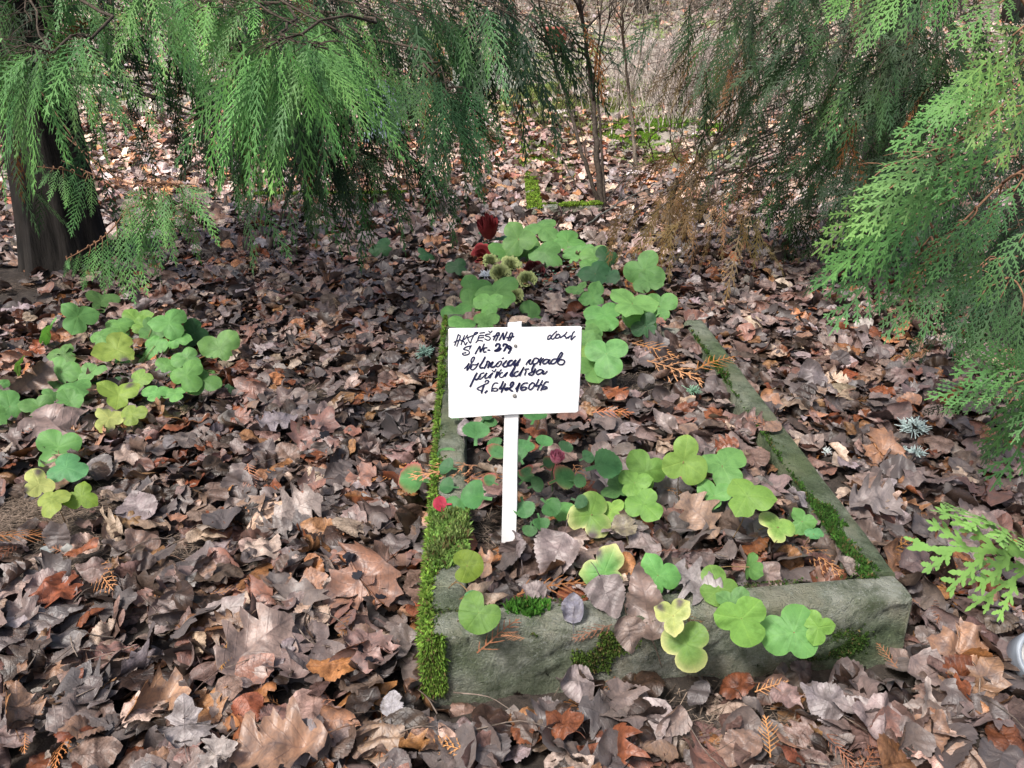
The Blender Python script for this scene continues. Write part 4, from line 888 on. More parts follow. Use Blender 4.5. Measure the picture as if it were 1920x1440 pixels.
frond_set(rt, [at_y(2050, 260, 1.4), at_y(1900, 330, 1.25), at_y(1800, 420, 1.2), at_y(1720, 480, 1.2)],
 [(1700, 430, 1570, 600, 1.2), (1740, 450, 1640, 560, 1.22), (1745, 480, 1665, 618, 1.2), (1760, 470, 1748, 618, 1.18), (1720, 400, 1540, 530, 1.2), (1790, 430, 1700, 540, 1.22), (1830, 400, 1740, 500, 1.2), (1870, 380, 1790, 540, 1.25), (1920, 330, 1840, 450, 1.2), (1930, 420, 1850, 560, 1.3)], B2)
frond_set(rt, [at_y(2040, -80, 1.1), at_y(1960, 20, 1.02), at_y(1900, 90, 1.0)],
 [(1930, 40, 1800, 150, 1.0), (1940, 80, 1830, 250, 1.02), (1900, 90, 1760, 210, 1.0), (1960, 120, 1880, 290, 1.03), (1900, -10, 1790, 60, 1.0)], (.12, .235, .065))
frond_set(rt, [at_y(1900, -160, 1.3), at_y(1720, -70, 1.25), at_y(1640, -40, 1.2)],
 [(1640, -40, 1545, 15, 1.2), (1680, -40, 1605, 72, 1.22), (1720, -50, 1640, 40, 1.22), (1760, -60, 1690, 55, 1.22), (1820, -70, 1745, 40, 1.25), (1600, -60, 1560, -5, 1.2)], BR)
frond_set(rt, [at_y(2120, 420, 1.7), at_y(1980, 480, 1.6), at_y(1850, 540, 1.6)],
 [(1850, 540, 1780, 640, 1.6), (1890, 530, 1830, 650, 1.6), (1930, 500, 1870, 640, 1.6), (1860, 480, 1760, 560, 1.6), (1920, 560, 1900, 690, 1.55), (1830, 580, 1800, 690, 1.65)], MID)
for i in range(13):
    a = rng.uniform(0, 2*np.pi); z = rng.uniform(2.1, 4.0); rr = (4.7-z)*.5*rng.uniform(.7, 1.1)
    tip = rt_base+np.array([math.cos(a)*rr, math.sin(a)*rr, z-.2])
    if tip[1] < 1.9: continue
    bough(rt, reach(rb(z), tip), 44, (.25, .45), DRK, templ=FC, start=.2, rad=.02, side_spread=.28, brown=0)

# --- dark thuja behind right of centre
mt_base = at_ground(1640, 395); mb_ = lambda z: mt_base+np.array([0, 0, z])
mt = empty('thuja_tree', (0, 0, 0)); tag(mt, 'shaded dark thuja behind the bare shrubs, right of centre', 'tree', 'thujas around the grave')
trunk(mt, mt_base-[0, 0, .1], mt_base+np.array([0, .2, 4.8]), .12, .07, seed=9)
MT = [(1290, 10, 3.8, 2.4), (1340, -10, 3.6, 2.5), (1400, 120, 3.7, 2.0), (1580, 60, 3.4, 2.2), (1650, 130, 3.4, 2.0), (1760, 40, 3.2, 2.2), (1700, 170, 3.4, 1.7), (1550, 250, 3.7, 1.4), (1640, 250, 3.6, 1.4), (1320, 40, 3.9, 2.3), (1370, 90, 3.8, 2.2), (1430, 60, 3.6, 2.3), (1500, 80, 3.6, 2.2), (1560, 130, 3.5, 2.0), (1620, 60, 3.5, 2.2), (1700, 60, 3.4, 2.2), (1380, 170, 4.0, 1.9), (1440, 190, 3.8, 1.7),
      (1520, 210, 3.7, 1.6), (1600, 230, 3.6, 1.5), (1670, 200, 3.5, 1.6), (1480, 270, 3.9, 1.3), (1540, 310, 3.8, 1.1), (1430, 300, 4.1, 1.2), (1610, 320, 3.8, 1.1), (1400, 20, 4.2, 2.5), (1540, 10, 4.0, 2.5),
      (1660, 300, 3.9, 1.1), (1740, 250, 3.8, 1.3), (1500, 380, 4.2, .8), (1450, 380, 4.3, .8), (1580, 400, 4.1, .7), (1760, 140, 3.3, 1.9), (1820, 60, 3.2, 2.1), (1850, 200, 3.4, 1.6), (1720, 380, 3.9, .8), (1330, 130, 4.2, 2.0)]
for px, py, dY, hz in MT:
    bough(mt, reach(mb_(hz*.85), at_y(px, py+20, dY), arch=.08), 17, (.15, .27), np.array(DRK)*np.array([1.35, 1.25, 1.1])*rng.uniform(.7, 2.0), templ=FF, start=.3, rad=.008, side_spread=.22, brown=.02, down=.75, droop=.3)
for i in range(24):
    a = rng.uniform(0, 2*np.pi); z = rng.uniform(2.2, 4.5); rr = (5-z)*.5*rng.uniform(.7, 1.1)
    bough(mt, reach(mb_(z), mt_base+np.array([math.cos(a)*rr, math.sin(a)*rr, z-.2])), 44, (.25, .45), DRK, templ=FC, start=.2, rad=.02, side_spread=.28, brown=0)
# brown dying sprays low in the middle
BW = (.12, .078, .032)
for (px, py, dY, nf) in ((1270, 330, 4.3, 10), (1240, 410, 4.0, 9), (1330, 430, 3.8, 8), (1210, 450, 3.9, 6), (1350, 460, 3.6, 5), (1300, 150, 4.4, 9), (1340, 190, 4.4, 8)):
    bough(mt, reach(mb_(.9) if py > 250 else mb_(2.), at_y(px, py-40, dY), arch=.1), int(nf*1.8), (.14, .24), np.array(BW)*rng.uniform(.8, 1.25), start=.75, rad=.008, side_spread=.16, brown=.06, down=.8, templ=FF)

# ---------------------------------------------------------------- bare shrubs (stems traced in the plane of each plant, with depth jitter)
def shrub(name, label, base_px, stems, Y=None, cat='shrub', colr=(.33, .29, .26)):
    b = at_ground(*base_px); r = empty(name, b); tag(r, label, cat, 'bare deciduous shrubs behind the grave'); Y0 = b[1]
    for (pts, r0, side) in stems:
        q = [at_y(x, y, Y0+.25*math.sin(i*1.7+x*.01)*(i > 0)) for i, (x, y) in enumerate(pts)]; C = spline(q, 6*len(q)); C[1:-1] += rng.normal(0, .004, (len(C)-2, 3))
        mb = MB(); tube(mb, C, np.linspace(r0, r0*.35, len(C)), 7, C=colr, wobble=.1)
        for _ in range(side):
            i = rng.integers(len(C)//3, len(C)-2); d = (C[i+1]-C[i-1]); d /= np.linalg.norm(d); d2 = d+rng.normal(0, .6, 3)*[1, .6, .5]; ln = rng.uniform(.12, .45)
            e = [C[i], C[i]+d2*ln*.5+rng.normal(0, .02, 3), C[i]+d2*ln+rng.normal(0, .04, 3)]; S = spline(e, 7); tube(mb, S, np.linspace(r0*.35, .0012, 7), 5, C=colr)
            for _2 in range(2):
                j = rng.integers(2, 6); e2 = S[j]+rng.normal(0, .09, 3)+d*.06; tube(mb, [S[j], (S[j]+e2)/2+rng.normal(0, .01, 3), e2], [.0022, .0016, .001], 4, C=colr)
        o = mb.build('stem', M['twig'], r); o.data.transform(Matrix.Translation(-Vector(b)))
    return r
shrub('bare_shrub', 'tall bare shrub with three leaning stems behind the wreath', (1128, 398),
      [([(1130, 398), (1095, 300), (1060, 180), (1030, 90), (1010, 0)], .017, 9), ([(1128, 395), (1118, 280), (1108, 150), (1095, 60), (1080, -30)], .026, 12), ([(1131, 398), (1120, 300), (1112, 200), (1120, 100), (1128, 0)], .014, 7), ([(1124, 398), (1070, 330), (1040, 240), (1050, 150)], .006, 5), ([(1135, 395), (1125, 250), (1122, 130), (1140, 40), (1160, -30)], .011, 6), ([(1125, 395), (1180, 325), (1240, 300), (1300, 290)], .006, 5), ([(1120, 390), (1085, 230), (1082, 165)], .004, 2)])
shrub('bare_sapling', 'single pale bare stem right of the tall shrub', (1192, 312), [([(1192, 315), (1184, 220), (1172, 110), (1166, 20), (1180, -60)], .02, 10), ([(1184, 170), (1200, 110), (1208, 20), (1212, -40)], .007, 5)], cat='sapling', colr=(.75, .7, .62))
shrub('bare_shrub', 'low spreading bare shrub with long arm rising to the right', (1245, 474),
      [([(1245, 475), (1262, 370), (1300, 310), (1370, 235), (1430, 165), (1500, 110), (1600, 40)], .016, 14), ([(1250, 470), (1275, 360), (1350, 325), (1460, 297)], .011, 9), ([(1252, 470), (1285, 400), (1310, 330), (1330, 270)], .007, 4),
       ([(1262, 370), (1272, 290), (1285, 190), (1300, 120)], .004, 4), ([(1262, 370), (1222, 290), (1225, 250), (1290, 225)], .005, 4), ([(1270, 300), (1250, 220), (1225, 160)], .003, 3)], colr=(.45, .38, .32))
shrub('bare_shrub', 'airy tangle of thin dark stems between the sapling and the shaded thuja', (1340, 372),
      [([(1340, 374), (1335, 290), (1318, 200), (1300, 90), (1290, -10)], .007, 12), ([(1342, 374), (1360, 280), (1372, 180), (1400, 60)], .007, 12), ([(1338, 374), (1300, 300), (1262, 210), (1240, 120)], .005, 10), ([(1345, 374), (1400, 300), (1440, 220), (1450, 120)], .006, 10), ([(1343, 374), (1350, 260), (1345, 130), (1352, 10)], .005, 9)], colr=(.4, .35, .31))
shrub('bare_shrub', 'dark twisted branch emerging from leaves below the left tree', (500, 480), [([(497, 488), (535, 380), (560, 300), (575, 240)], .012, 3)], colr=(.4, .35, .3))
shrub('bare_shrub', 'curved dark stem under the left tree beside the trunk', (325, 350), [([(325, 352), (360, 310), (420, 290), (445, 240), (455, 200)], .018, 4)], colr=(.6, .6, .58))
shrub('bare_shrub', 'thin blue-grey branch leaning low behind the wreath', (1075, 440), [([(1075, 442), (1130, 400), (1190, 365), (1250, 340)], .008, 3)], colr=(.45, .52, .55))

# ---------------------------------------------------------------- background
def far_tree(px, Y, h_, r_, label, crown_c=None, conif=False):
    x = (px-960)/FPX*Y*1.08; z = float(ground_z(x, Y)); r = empty('tree', (0, 0, 0)); tag(r, label, 'tree', 'trees far behind the graves')
    mb = MB(); C = spline([(x, Y, z-.1), (x+rng.normal(0, .15), Y, z+h_*.4), (x+rng.normal(0, .3), Y+.1, z+h_)], 14); tube(mb, C, np.linspace(r_, r_*.3, 14), 10, C=(.55, .5, .45), wobble=.06)
    for _ in range(16):
        i = rng.integers(3, 13); e = C[i]+np.array([rng.normal(0, 1), rng.normal(0, 1), rng.uniform(.1, .9)])*rng.uniform(.4, 1.3); mid = (C[i]+e)/2+[0, 0, .1]
        tube(mb, spline([C[i], mid, e], 6), np.linspace(r_*.3, .006, 6), 5, C=(.55, .5, .45))
    mb.build('trunk', M['bark'], r)
    if conif:
        n_ = 520; a = rng.uniform(0, 2*np.pi, n_); f = rng.uniform(0, 1, n_); rr = (1-f)*h_*.34*np.sqrt(rng.uniform(.15, 1, n_))+.1
        P = np.stack([x+np.cos(a)*rr, Y+np.sin(a)*rr, z+.15+f*h_], 1); D = np.stack([np.cos(a), np.sin(a), -.7+rng.normal(0, .3, n_)], 1)
        fo = MB(); add_fronds(fo, P, D, rng.normal(0, 1, (n_, 3)), rng.uniform(.35, .7, n_), np.asarray(crown_c)*rng.uniform(.6, 1.4, (n_, 1)), FC, .3); fo.build('crown', M['frond'], r)
    else:
        n_ = 2600; cl = C[rng.integers(6, 14, 34)]+rng.normal(0, 1, (34, 3))*[1.2, 1.2, .9]; P = cl[rng.integers(0, 34, n_)]+rng.normal(0, .32, (n_, 3)); s = rng.uniform(.03, .07, n_)[:, None]
        u = rng.normal(0, 1, (n_, 3)); u /= np.linalg.norm(u, axis=1)[:, None]; v = np.cross(u, rng.normal(0, 1, (n_, 3))); v /= np.linalg.norm(v, axis=1)[:, None]
        V = np.stack([P-u*s, P+v*s*.6, P+u*s, P-v*s*.6], 1).reshape(-1, 3); o = np.arange(n_)[:, None]*4
        fo = MB(); fo.add(V, Q=o+[0, 1, 2, 3], C=np.repeat(np.asarray(crown_c)*rng.uniform(.5, 1.5, (n_, 1)), 4, 0)); fo.build('crown', M['frond'], r)
far_tree(1160, 17, 5, .16, 'dark leafless trunk far behind the tall bare shrub', (.12, .08, .04))
far_tree(1215, 19, 6, .13, 'slim pale trunk far behind the grey brushwood', (.13, .11, .04))
far_tree(980, 20, 6, .2, 'broad dark conifer far behind, top centre', (.03, .05, .025), True)
far_tree(1420, 18, 6, .2, 'dense dark conifer far behind the shaded thuja', (.03, .055, .03), True)
far_tree(1750, 16, 6, .2, 'dark conifer glimpsed behind the right thuja', (.03, .05, .03), True)
far_tree(330, 21, 6, .18, 'yellowish leafy tree glimpsed beside the left trunk', (.2, .24, .07))
far_tree(1120, 23, 7, .2, 'dark conifer behind the leafless trunk', (.03, .05, .03), True)
far_tree(1290, 21, 7, .2, 'dark conifer behind the grey brushwood', (.03, .05, .028), True)
# undergrowth: dry grey twigs and stems nobody could count
ug = MB()
def sticks(n_, fx, fy, ln, wd, colr, jit=.25):
    Xs, Ys = fx(n_), fy(n_); z = ground_z(Xs, Ys); P = np.stack([Xs, Ys, z], 1)
    D = rng.normal(0, jit, (n_, 3)); D[:, 2] = 1; L_ = rng.uniform(*ln, n_)[:, None]; s = rng.normal(0, 1, (n_, 3))*[1, .4, 0]; s /= np.linalg.norm(s, axis=1)[:, None]
    m1 = P+D*L_*.5+rng.normal(0, .03, (n_, 3)); m2 = P+D*L_+rng.normal(0, .1, (n_, 3))*L_; s = s*wd
    V = np.stack([P-s, P+s, m1+s*.7, m1-s*.7, m2+s*.2, m2-s*.2], 1).reshape(-1, 3); o = np.arange(n_)[:, None]*6
    ug.add(V, Q=np.concatenate([o+[0, 1, 2, 3], o+[3, 2, 4, 5]]), C=np.repeat(np.asarray(colr)*rng.uniform(.6, 1.3, (n_, 1)), 6, 0))
sticks(700, lambda n: 2.3+rng.normal(0, .8, n)+.0, lambda n: rng.uniform(8.5, 11.5, n), (.3, 1.1), .0045, (2.0, 1.95, 2.0))
sticks(800, lambda n: rng.uniform(-2, 7, n), lambda n: rng.uniform(11, 18, n), (.3, 1.2), .006, (1.5, 1.45, 1.4), .5)
sticks(250, lambda n: rng.uniform(-1.5, 4, n), lambda n: rng.uniform(7, 13, n), (.05, .2), .003, (1.6, 1.5, 1.2), .4)
sticks(500, lambda n: rng.uniform(-1, 9, n), lambda n: rng.uniform(16, 20, n), (.3, 2.0), .010, (1.2, 1.1, 1.05), .7)
# fine fuzzy brush cloud
n_ = 5200; P = np.stack([rng.normal(2.3, .5, n_), rng.normal(10.6, .5, n_), .55+rng.uniform(0, .65, n_)], 1); D = rng.normal(0, 1, (n_, 3)); D /= np.linalg.norm(D, axis=1)[:, None]; s = np.cross(D, rng.normal(0, 1, (n_, 3))); s = s/np.linalg.norm(s, axis=1)[:, None]*.0035; L_ = rng.uniform(.05, .2, n_)[:, None]
ug.add(np.stack([P-s, P+s, P+D*L_+s*.3, P+D*L_-s*.3], 1).reshape(-1, 3), Q=np.arange(n_)[:, None]*4+[0, 1, 2, 3], C=np.repeat(np.array([[2.3, 2.2, 2.3]])*rng.uniform(.6, 1.2, (n_, 1)), 4, 0))
tag(ug.build('undergrowth', M['twig']), 'pale grey dry brushwood and stems behind the shrubs', 'undergrowth', kind='stuff')
# ground moss and grass tufts in the clearing
gm = MB()
for (px, py, rx, ry, n_, cc, hh) in ((1200, 245, .45, .5, 6000, (.16, .30, .03), .04), (1100, 190, 1.0, 1.3, 6000, (.17, .2, .06), .05), (1280, 240, .4, .35, 5000, (.15, .3, .03), .04), (1010, 300, .2, .5, 2200, (.2, .33, .05), .04),
                                 (1040, 220, .6, 1.2, 3000, (.2, .23, .08), .07), (880, 130, 1.0, 1.2, 5000, (.17, .22, .06), .05), (1220, 300, .25, .12, 1200, (.2, .3, .05), .03), (620, 200, 3.0, 1.8, 5000, (.16, .2, .06), .05)):
    c = at_ground(px, py); x = c[0]+rng.normal(0, rx*.5, n_); y = c[1]+rng.normal(0, ry*.5, n_); k = wob(x, y, 4.3, 3) > -.15; x, y = x[k], y[k]
    moss_patch(gm, (np.stack([x, y, ground_z(x, y)+.004], 1), np.broadcast_to([0, 0, 1.], (len(x), 3))), hh, cc, .010, 2)
tag(gm.build('moss_patches', M['moss']), 'yellow-green moss and short grass in the clearing behind', 'moss', kind='stuff')
# fallen pale trunk, red pot, stones
def rock(name, c, rad, sq, colr, label, cat, group=None, m_='stone', n1=18, n2=12):
    V = []; ph = rng.uniform(0, 6)
    for i in range(n2+1):
        t_ = np.pi*i/n2
        for j in range(n1):
            a = 2*np.pi*j/n1; r = rad*(1+.12*math.sin(a*3+ph)+.08*math.sin(t_*4+a*2+ph)+rng.normal(0, .015)); V.append((r*math.sin(t_)*math.cos(a)*sq[0], r*math.sin(t_)*math.sin(a)*sq[1], r*math.cos(t_)*sq[2]))
    Q = [(i*n1+j, (i+1)*n1+j, (i+1)*n1+(j+1) % n1, i*n1+(j+1) % n1) for i in range(n2) for j in range(n1)]
    mb = MB(); mb.add(V, Q=Q, C=colr); o = mb.build(name, M[m_]); o.location = c; return tag(o, label, cat, group)
lg = MB(); q0 = at_ground(1010, 62, .05); q1 = at_ground(1235, 100, .05); q = spline([q0, q0*.65+q1*.35+[0, 0, .05], q0*.35+q1*.65+[0, .1, -.02], q1], 24); tube(lg, q, np.linspace(.02, .045, 24), 8, C=(1.5, 1.5, 1.5), wobble=.3)
tag(lg.build('fallen_branch', M['twig']), 'whitish fallen branch lying across the far clearing', 'branch')
# reddish clay pot far behind
pt = at_ground(1042, 97); 
def lathe(mb, prof, n_=28, C=None, c=(0, 0, 0)):
    V = [(c[0]+r*math.cos(2*math.pi*j/n_), c[1]+r*math.sin(2*math.pi*j/n_), c[2]+z) for r, z in prof for j in range(n_)]
    Q = [(i*n_+j, i*n_+(j+1) % n_, (i+1)*n_+(j+1) % n_, (i+1)*n_+j) for i in range(len(prof)-1) for j in range(n_)]; mb.add(V, Q=Q, C=C)
M['clay'] = simple('clay', (.30, .09, .07), (.42, .15, .12), 8, .7, .3, .003)
pm = MB(); lathe(pm, [(.0, .0), (.09, 0), (.15, .12), (.18, .30), (.20, .31), (.20, .35), (.175, .35), (.16, .28), (0, .25)]); po = pm.build('clay_pot', M['clay']); po.location = pt; tag(po, 'dull red clay pot standing far behind the tall shrub', 'pot')
def headstone(px, py, wpx, hpx, label, colr, mossy=False):
    b = at_ground(px, py); _, _, dep = proj(b); w_, h_ = wpx*dep/FPX, hpx*dep/FPX; r = empty('gravestone', b); tag(r, label, 'gravestone', 'gravestones glimpsed through the thuja')
    a = np.linspace(0, np.pi, 15); out = [(w_/2, 0)]+[(w_/2*np.cos(x), h_*.85+h_*.15*np.sin(x)) for x in a]+[(-w_/2, 0)]; n_ = len(out); V = [(x, -.05, z) for x, z in out]+[(x, .05, z) for x, z in out]+[(0, -.052, h_*.45), (0, .052, h_*.45)]
    Q = [(i, (i+1) % n_, n_+(i+1) % n_, n_+i) for i in range(n_)]; T = [(2*n_, (i+1) % n_, i) for i in range(n_)]+[(2*n_+1, n_+i, n_+(i+1) % n_) for i in range(n_)]
    mb = MB(); mb.add(V, T=T, Q=Q, C=colr); mb.build('slab', M['stone'], r, False)
    pb = MB(); xs, ys, zs = w_*.62, .12, .08; V = [(x, y, z) for z, k in ((-.05, 1), (zs-.015, 1), (zs, .94)) for x, y in ((-xs*k, -ys*k), (xs*k, -ys*k), (xs*k, ys*k), (-xs*k, ys*k))]
    pb.add(V, Q=[(i*4+j, i*4+(j+1) % 4, (i+1)*4+(j+1) % 4, (i+1)*4+j) for i in range(2) for j in range(4)]+[(8, 9, 10, 11)], C=colr); pb.build('plinth', M['stone'], r, False)
headstone(722, 262, 60, 105, 'small blue-grey gravestone glimpsed through dark sprays', (.9, 1.1, 1.35))
headstone(905, 165, 110, 45, 'low grey gravestone with green ground at the upper middle', (1.3, 1.35, 1.2))

# ---------------------------------------------------------------- green plants
def hep_outline(n_=60, kidney=False):
    a = np.linspace(-np.pi, np.pi, n_, endpoint=False)     # 0 = tip (+y)
    if kidney:
        r = .52*(1-.0*np.cos(a)); r = r*(1-.55*np.exp(-((np.abs(a)-np.pi)/.38)**2))+.02*np.cos(3*a)
        r = r*np.where(np.abs(a) < .5, 1-.05*np.cos(a*3.1), 1)
    else:
        lob = [(0, 1.0, .60), (R(118), .96, .66), (-R(118), .96, .66)]
        r = np.full(n_, .15); lw = rng.uniform(.84, 1.12, 3); pw = rng.uniform(1.9, 2.7); pt_ = rng.uniform(.0, .085)
        for c, h_, w_ in lob:
            d = np.abs((a-c+np.pi) % (2*np.pi)-np.pi); r = np.maximum(r, .58*h_*lw[int(c > 0)+2*int(c < 0)]*np.clip(1-(d/(w_*1.95))**pw, 0, 1)**.55+pt_*np.exp(-(d/.13)**2))
    x, y = r*np.sin(a), r*np.cos(a)
    return np.stack([x, y], 1)
def broad_leaf(size, n, up, colr, kidney=False, spot=0, edge=None, cup=.1, kind='hep'):
    """leaf surface in a local frame: n normal, up = direction of its tip. origin at the stalk joint."""
    if kind == 'sax':
        t_ = np.linspace(0, 1, 23); wv = (.06+.42*np.sin(np.pi*np.clip((t_-.28)/.72, 0, 1)**.75)**.6*(t_ > .28)); wv[-1] = .0; wv = wv*(1+.05*np.where(np.arange(23) % 2, 1, -1)*(t_ > .35))
        O = np.vstack([np.stack([wv, t_], 1), np.stack([-wv[-2::-1], t_[-2::-1]], 1)]); ctr = np.stack([0*O[:, 0], .15+.75*O[:, 1]], 1)
    else: O = hep_outline(64, kidney)*rng.uniform(.95, 1.05, (1, 2)); ctr = np.zeros_like(O)
    O = O*(1+rng.normal(0, .006, O.shape)); m_ = len(O); rings = (.0, .35, .65, .86, 1.0)
    P = np.concatenate([ctr+s*(O-ctr) for s in rings]); x, y = P[:, 0], P[:, 1]; rr = np.sqrt(x*x+y*y)
    a = np.arctan2(x, y)
    if kind == 'sax': z = .25*np.abs(x)**1.3-.10*y*y
    elif kidney: z = -.10*rr**2+.03*np.sin(a*3)*rr
    else: z = rng.uniform(.0, .35)*rr**1.3*(1 if rng.random() < .5 else .3)-.55*rr**2.2*rng.uniform(.2, 1.3)+rng.normal(0, .10)*y+rng.normal(0, .25)*x*y+.05*np.cos(3*a)*rr-.04*rr*np.cos(9*a)*rr
    for _ in range(3):
        b_ = rng.uniform(0, 2*np.pi); z = z+.022*np.sin(7*(x*np.cos(b_)+y*np.sin(b_))+rng.uniform(0, 6))
    n = n/np.linalg.norm(n); upv = up-n*np.dot(up, n); upv /= np.linalg.norm(upv); rt_ = np.cross(upv, n)
    V = (x[:, None]*rt_+y[:, None]*upv+z[:, None]*n)*size
    Q = [(k*m_+i, k*m_+(i+1) % m_, (k+1)*m_+(i+1) % m_, (k+1)*m_+i) for k in range(len(rings)-1) for i in range(m_)]
    C = np.tile(np.asarray(colr, float), (len(P), 1))
    if edge is not None:
        f = np.repeat(np.array([0, 0, .15, .55, .9]), m_)*(.5+.5*np.sin(np.tile(np.linspace(0, 2*np.pi, m_), 5)+rng.uniform(0, 6)))**.7; C = C*(1-f[:, None])+np.asarray(edge)*f[:, None]
    else:
        f = np.repeat(np.array([.0, .0, 0, 0, .12]), m_)[:, None]; C = C*(1-f)+np.asarray(colr)*np.array([1.5, 1.35, 1.1])*f
    for _ in range(spot):
        aa = rng.uniform(-np.pi, np.pi); c = .46*np.array([np.sin(aa), np.cos(aa)]); f = np.exp(-(np.linalg.norm(P-c, axis=1)/.13)**4)[:, None]; C = C*(1-f)+np.array([.10, .075, .085])*f
    # leaf coordinates for the vein pattern: midrib of each lobe
    if kind == 'sax': L_ = np.stack([x, y, np.full(len(x), rng.random())], 1)
    else:
        k3 = np.round(a/R(120)); al = a-k3*R(118); L_ = np.stack([rr*np.sin(al), rr*np.cos(al), np.full(len(x), rng.random())], 1)
    return V, np.array(Q), C, L_
GT = dict(g=(.135, .30, .09), l=(.185, .34, .075), y=(.27, .37, .085), b=(.11, .28, .12), d=(.045, .12, .05), o=(.16, .25, .035), Y=(.38, .43, .15))
def plant(name, label, cat, base_px, leaves, kind='hep', group='hepatica clumps', hbase=.085, stalk_c=(1., .8, .55), grp=True):
    """leaves: px, py, width px, rotation (deg, picture plane), tone [, flags]"""
    b = at_ground(*base_px); r = empty(name, b); tag(r, label, cat, group)
    for lf in leaves:
        px, py, wd, rt_, tone = lf[:5]; fl = lf[5] if len(lf) > 5 else ''
        h_ = hbase*rng.uniform(.75, 1.25)
        if 'H' in fl: h_ += .06
        if 'L' in fl: h_ = .025
        if 'K' in fl: p = at_z(px, py, KH+.02)
        elif 'F' in fl: p = at_y(px, py, 1.165)
        else: p = at_ground(px, py, h_)
        _, _, dep = proj(p); size = wd*dep/FPX*((1.06 if 380 < py < 700 and 800 < px < 1300 else .93) if kind != 'sax' else 1.0)
        toc = np.array([0, 0, CAM_H])-p; toc /= np.linalg.norm(toc)
        n = np.array([0, 0, 1.])*.75+toc*.8+rng.normal(0, .25 if kind != 'sax' else .16, 3)
        if 'E' in fl: n = np.array([rng.choice([-1, 1])*.9, -.1, .35])
        if 'V' in fl: n = toc+np.array([0, -.2, .1])+rng.normal(0, .1, 3)
        a = R(rt_); up = np.array([math.sin(a), math.cos(a)*.6, math.cos(a)*.5+.001])
        V, Q, C, L_ = broad_leaf(size, n, up, np.array(GT[tone] if isinstance(tone, str) else tone)*rng.uniform(.72, 1.18)*rng.uniform(.93, 1.07, 3), kidney='k' in fl, spot=fl.count('s'),
                                 edge=(.5, .07, .10) if 'r' in fl else ((.62, .60, .28) if 'w' in fl else None), kind=kind)
        mb = MB(); mb.add(V+(p-b), Q=Q, C=C, L=L_); o = mb.build('leaf', M['green'], r)
        root = b+np.array([(p-b)[0]*.45+rng.normal(0, .01), (p-b)[1]*.45+.02, 0.0]); root[2] = float(ground_z(root[0], root[1]))
        if np.linalg.norm(root-p) > .16: root = p+np.array([rng.normal(0, .02), .05, 0]); root[2] = float(ground_z(root[0], root[1]))
        if 'k' in fl or 'F' in fl: root = p+np.array([-.045 if 'k' in fl else .05, .06, 0]); root[2] = KH if 'k' in fl else .1
        mid = (root+p)/2+np.array([rng.normal(0, .008), rng.normal(0, .006), .01]); st = MB()
        if kind != 'sax': tube(st, spline([root, mid, p-n/np.linalg.norm(n)*.001], 8)-b, .0011, 5, C=stalk_c); st.build('stalk', M['stalk'], o)
    return r
plant('hepatica_plant', 'largest hepatica clump, many bright green leaves right of the left border', 'plant', (240, 700),
 [(190,566,60,40,'g'),(146,593,66,-60,'g','H'),(87,624,60,20,'g','E'),(190,631,50,-80,'g'),(222,609,52,30,'g'),(254,598,56,60,'l'),(266,612,40,120,'l'),(219,657,68,0,'y','s'),(284,617,50,-20,'g'),(317,606,62,20,'g','H'),(290,648,46,200,'g'),(332,635,46,90,'g'),
  (365,624,50,100,'d'),(412,653,68,30,'g'),(120,664,50,10,'g'),(113,697,64,-30,'g'),(171,697,48,80,'g'),(142,726,60,150,'g'),(98,741,42,-60,'g'),(73,762,62,-90,'g'),(131,752,52,200,'g'),(350,671,50,10,'g'),(350,704,66,20,'g','H'),
  (313,686,46,-40,'g'),(379,715,62,100,'g'),(262,711,48,-30,'l','s'),(292,737,50,180,'g'),(222,741,66,-70,'y','s'),(328,737,46,160,'g'),(204,784,60,-50,'Y','ss'),(248,777,46,60,'y','s'),(405,719,44,110,'d','L'),(430,737,40,120,'d','L')]+[(rng.uniform(110, 400), rng.uniform(620, 760), rng.uniform(30, 44), rng.uniform(0, 360), 'gdgb'[int(rng.integers(0, 4))], 'L') for _ in range(18)])
plant('hepatica_plant', 'few hepatica leaves cut by the left border', 'plant', (10, 760), [(18,762,62,-20,'g'),(0,726,40,20,'g'),(33,686,40,10,'g','E'),(-10,780,50,0,'g')])
plant('hepatica_plant', 'small lower left hepatica with yellowing, brown-spotted leaves', 'plant', (110, 900), [(109,839,86,60,'g'),(124,879,66,-10,'b'),(73,908,62,-30,'Y','ss'),(98,937,56,170,'y'),(153,930,60,120,'o'),(82,880,34,0,'l','L')])
plant('hepatica_plant', 'arch of hepatica leaves crowning the wreath behind the sign', 'plant', (1040, 545),
 [(1017,427,60,20,'g','H'),(972,447,66,-20,'g','H'),(950,472,62,-70,'g'),(988,470,56,150,'g'),(1022,474,60,160,'g'),(1064,452,58,0,'g'),(1089,477,58,60,'g'),(1114,480,52,50,'g'),(1139,483,42,80,'d'),(1108,499,36,180,'g'),(1117,513,52,-80,'d'),(1132,519,46,120,'d'),(1083,544,38,170,'g')])
plant('hepatica_plant', 'hepatica leaves at the far right end of the wreath', 'plant', (1190, 590),
 [(1208,505,70,20,'g','H'),(1215,528,50,120,'g'),(1111,558,48,20,'g'),(1133,591,66,170,'g'),(1119,611,44,190,'g'),(1186,568,82,-30,'g','H'),(1203,594,56,160,'g'),(1237,574,52,60,'g'),(1210,612,44,150,'d')])
plant('hepatica_plant', 'hepatica leaves just behind the upper left sign edge', 'plant', (905, 600),
 [(886,540,58,-20,'g'),(930,547,72,30,'g','H'),(917,568,52,180,'g'),(883,572,52,-10,'g'),(855,588,58,-60,'g'),(869,608,46,180,'g'),(911,602,46,60,'g'),(994,599,62,0,'g','L')])
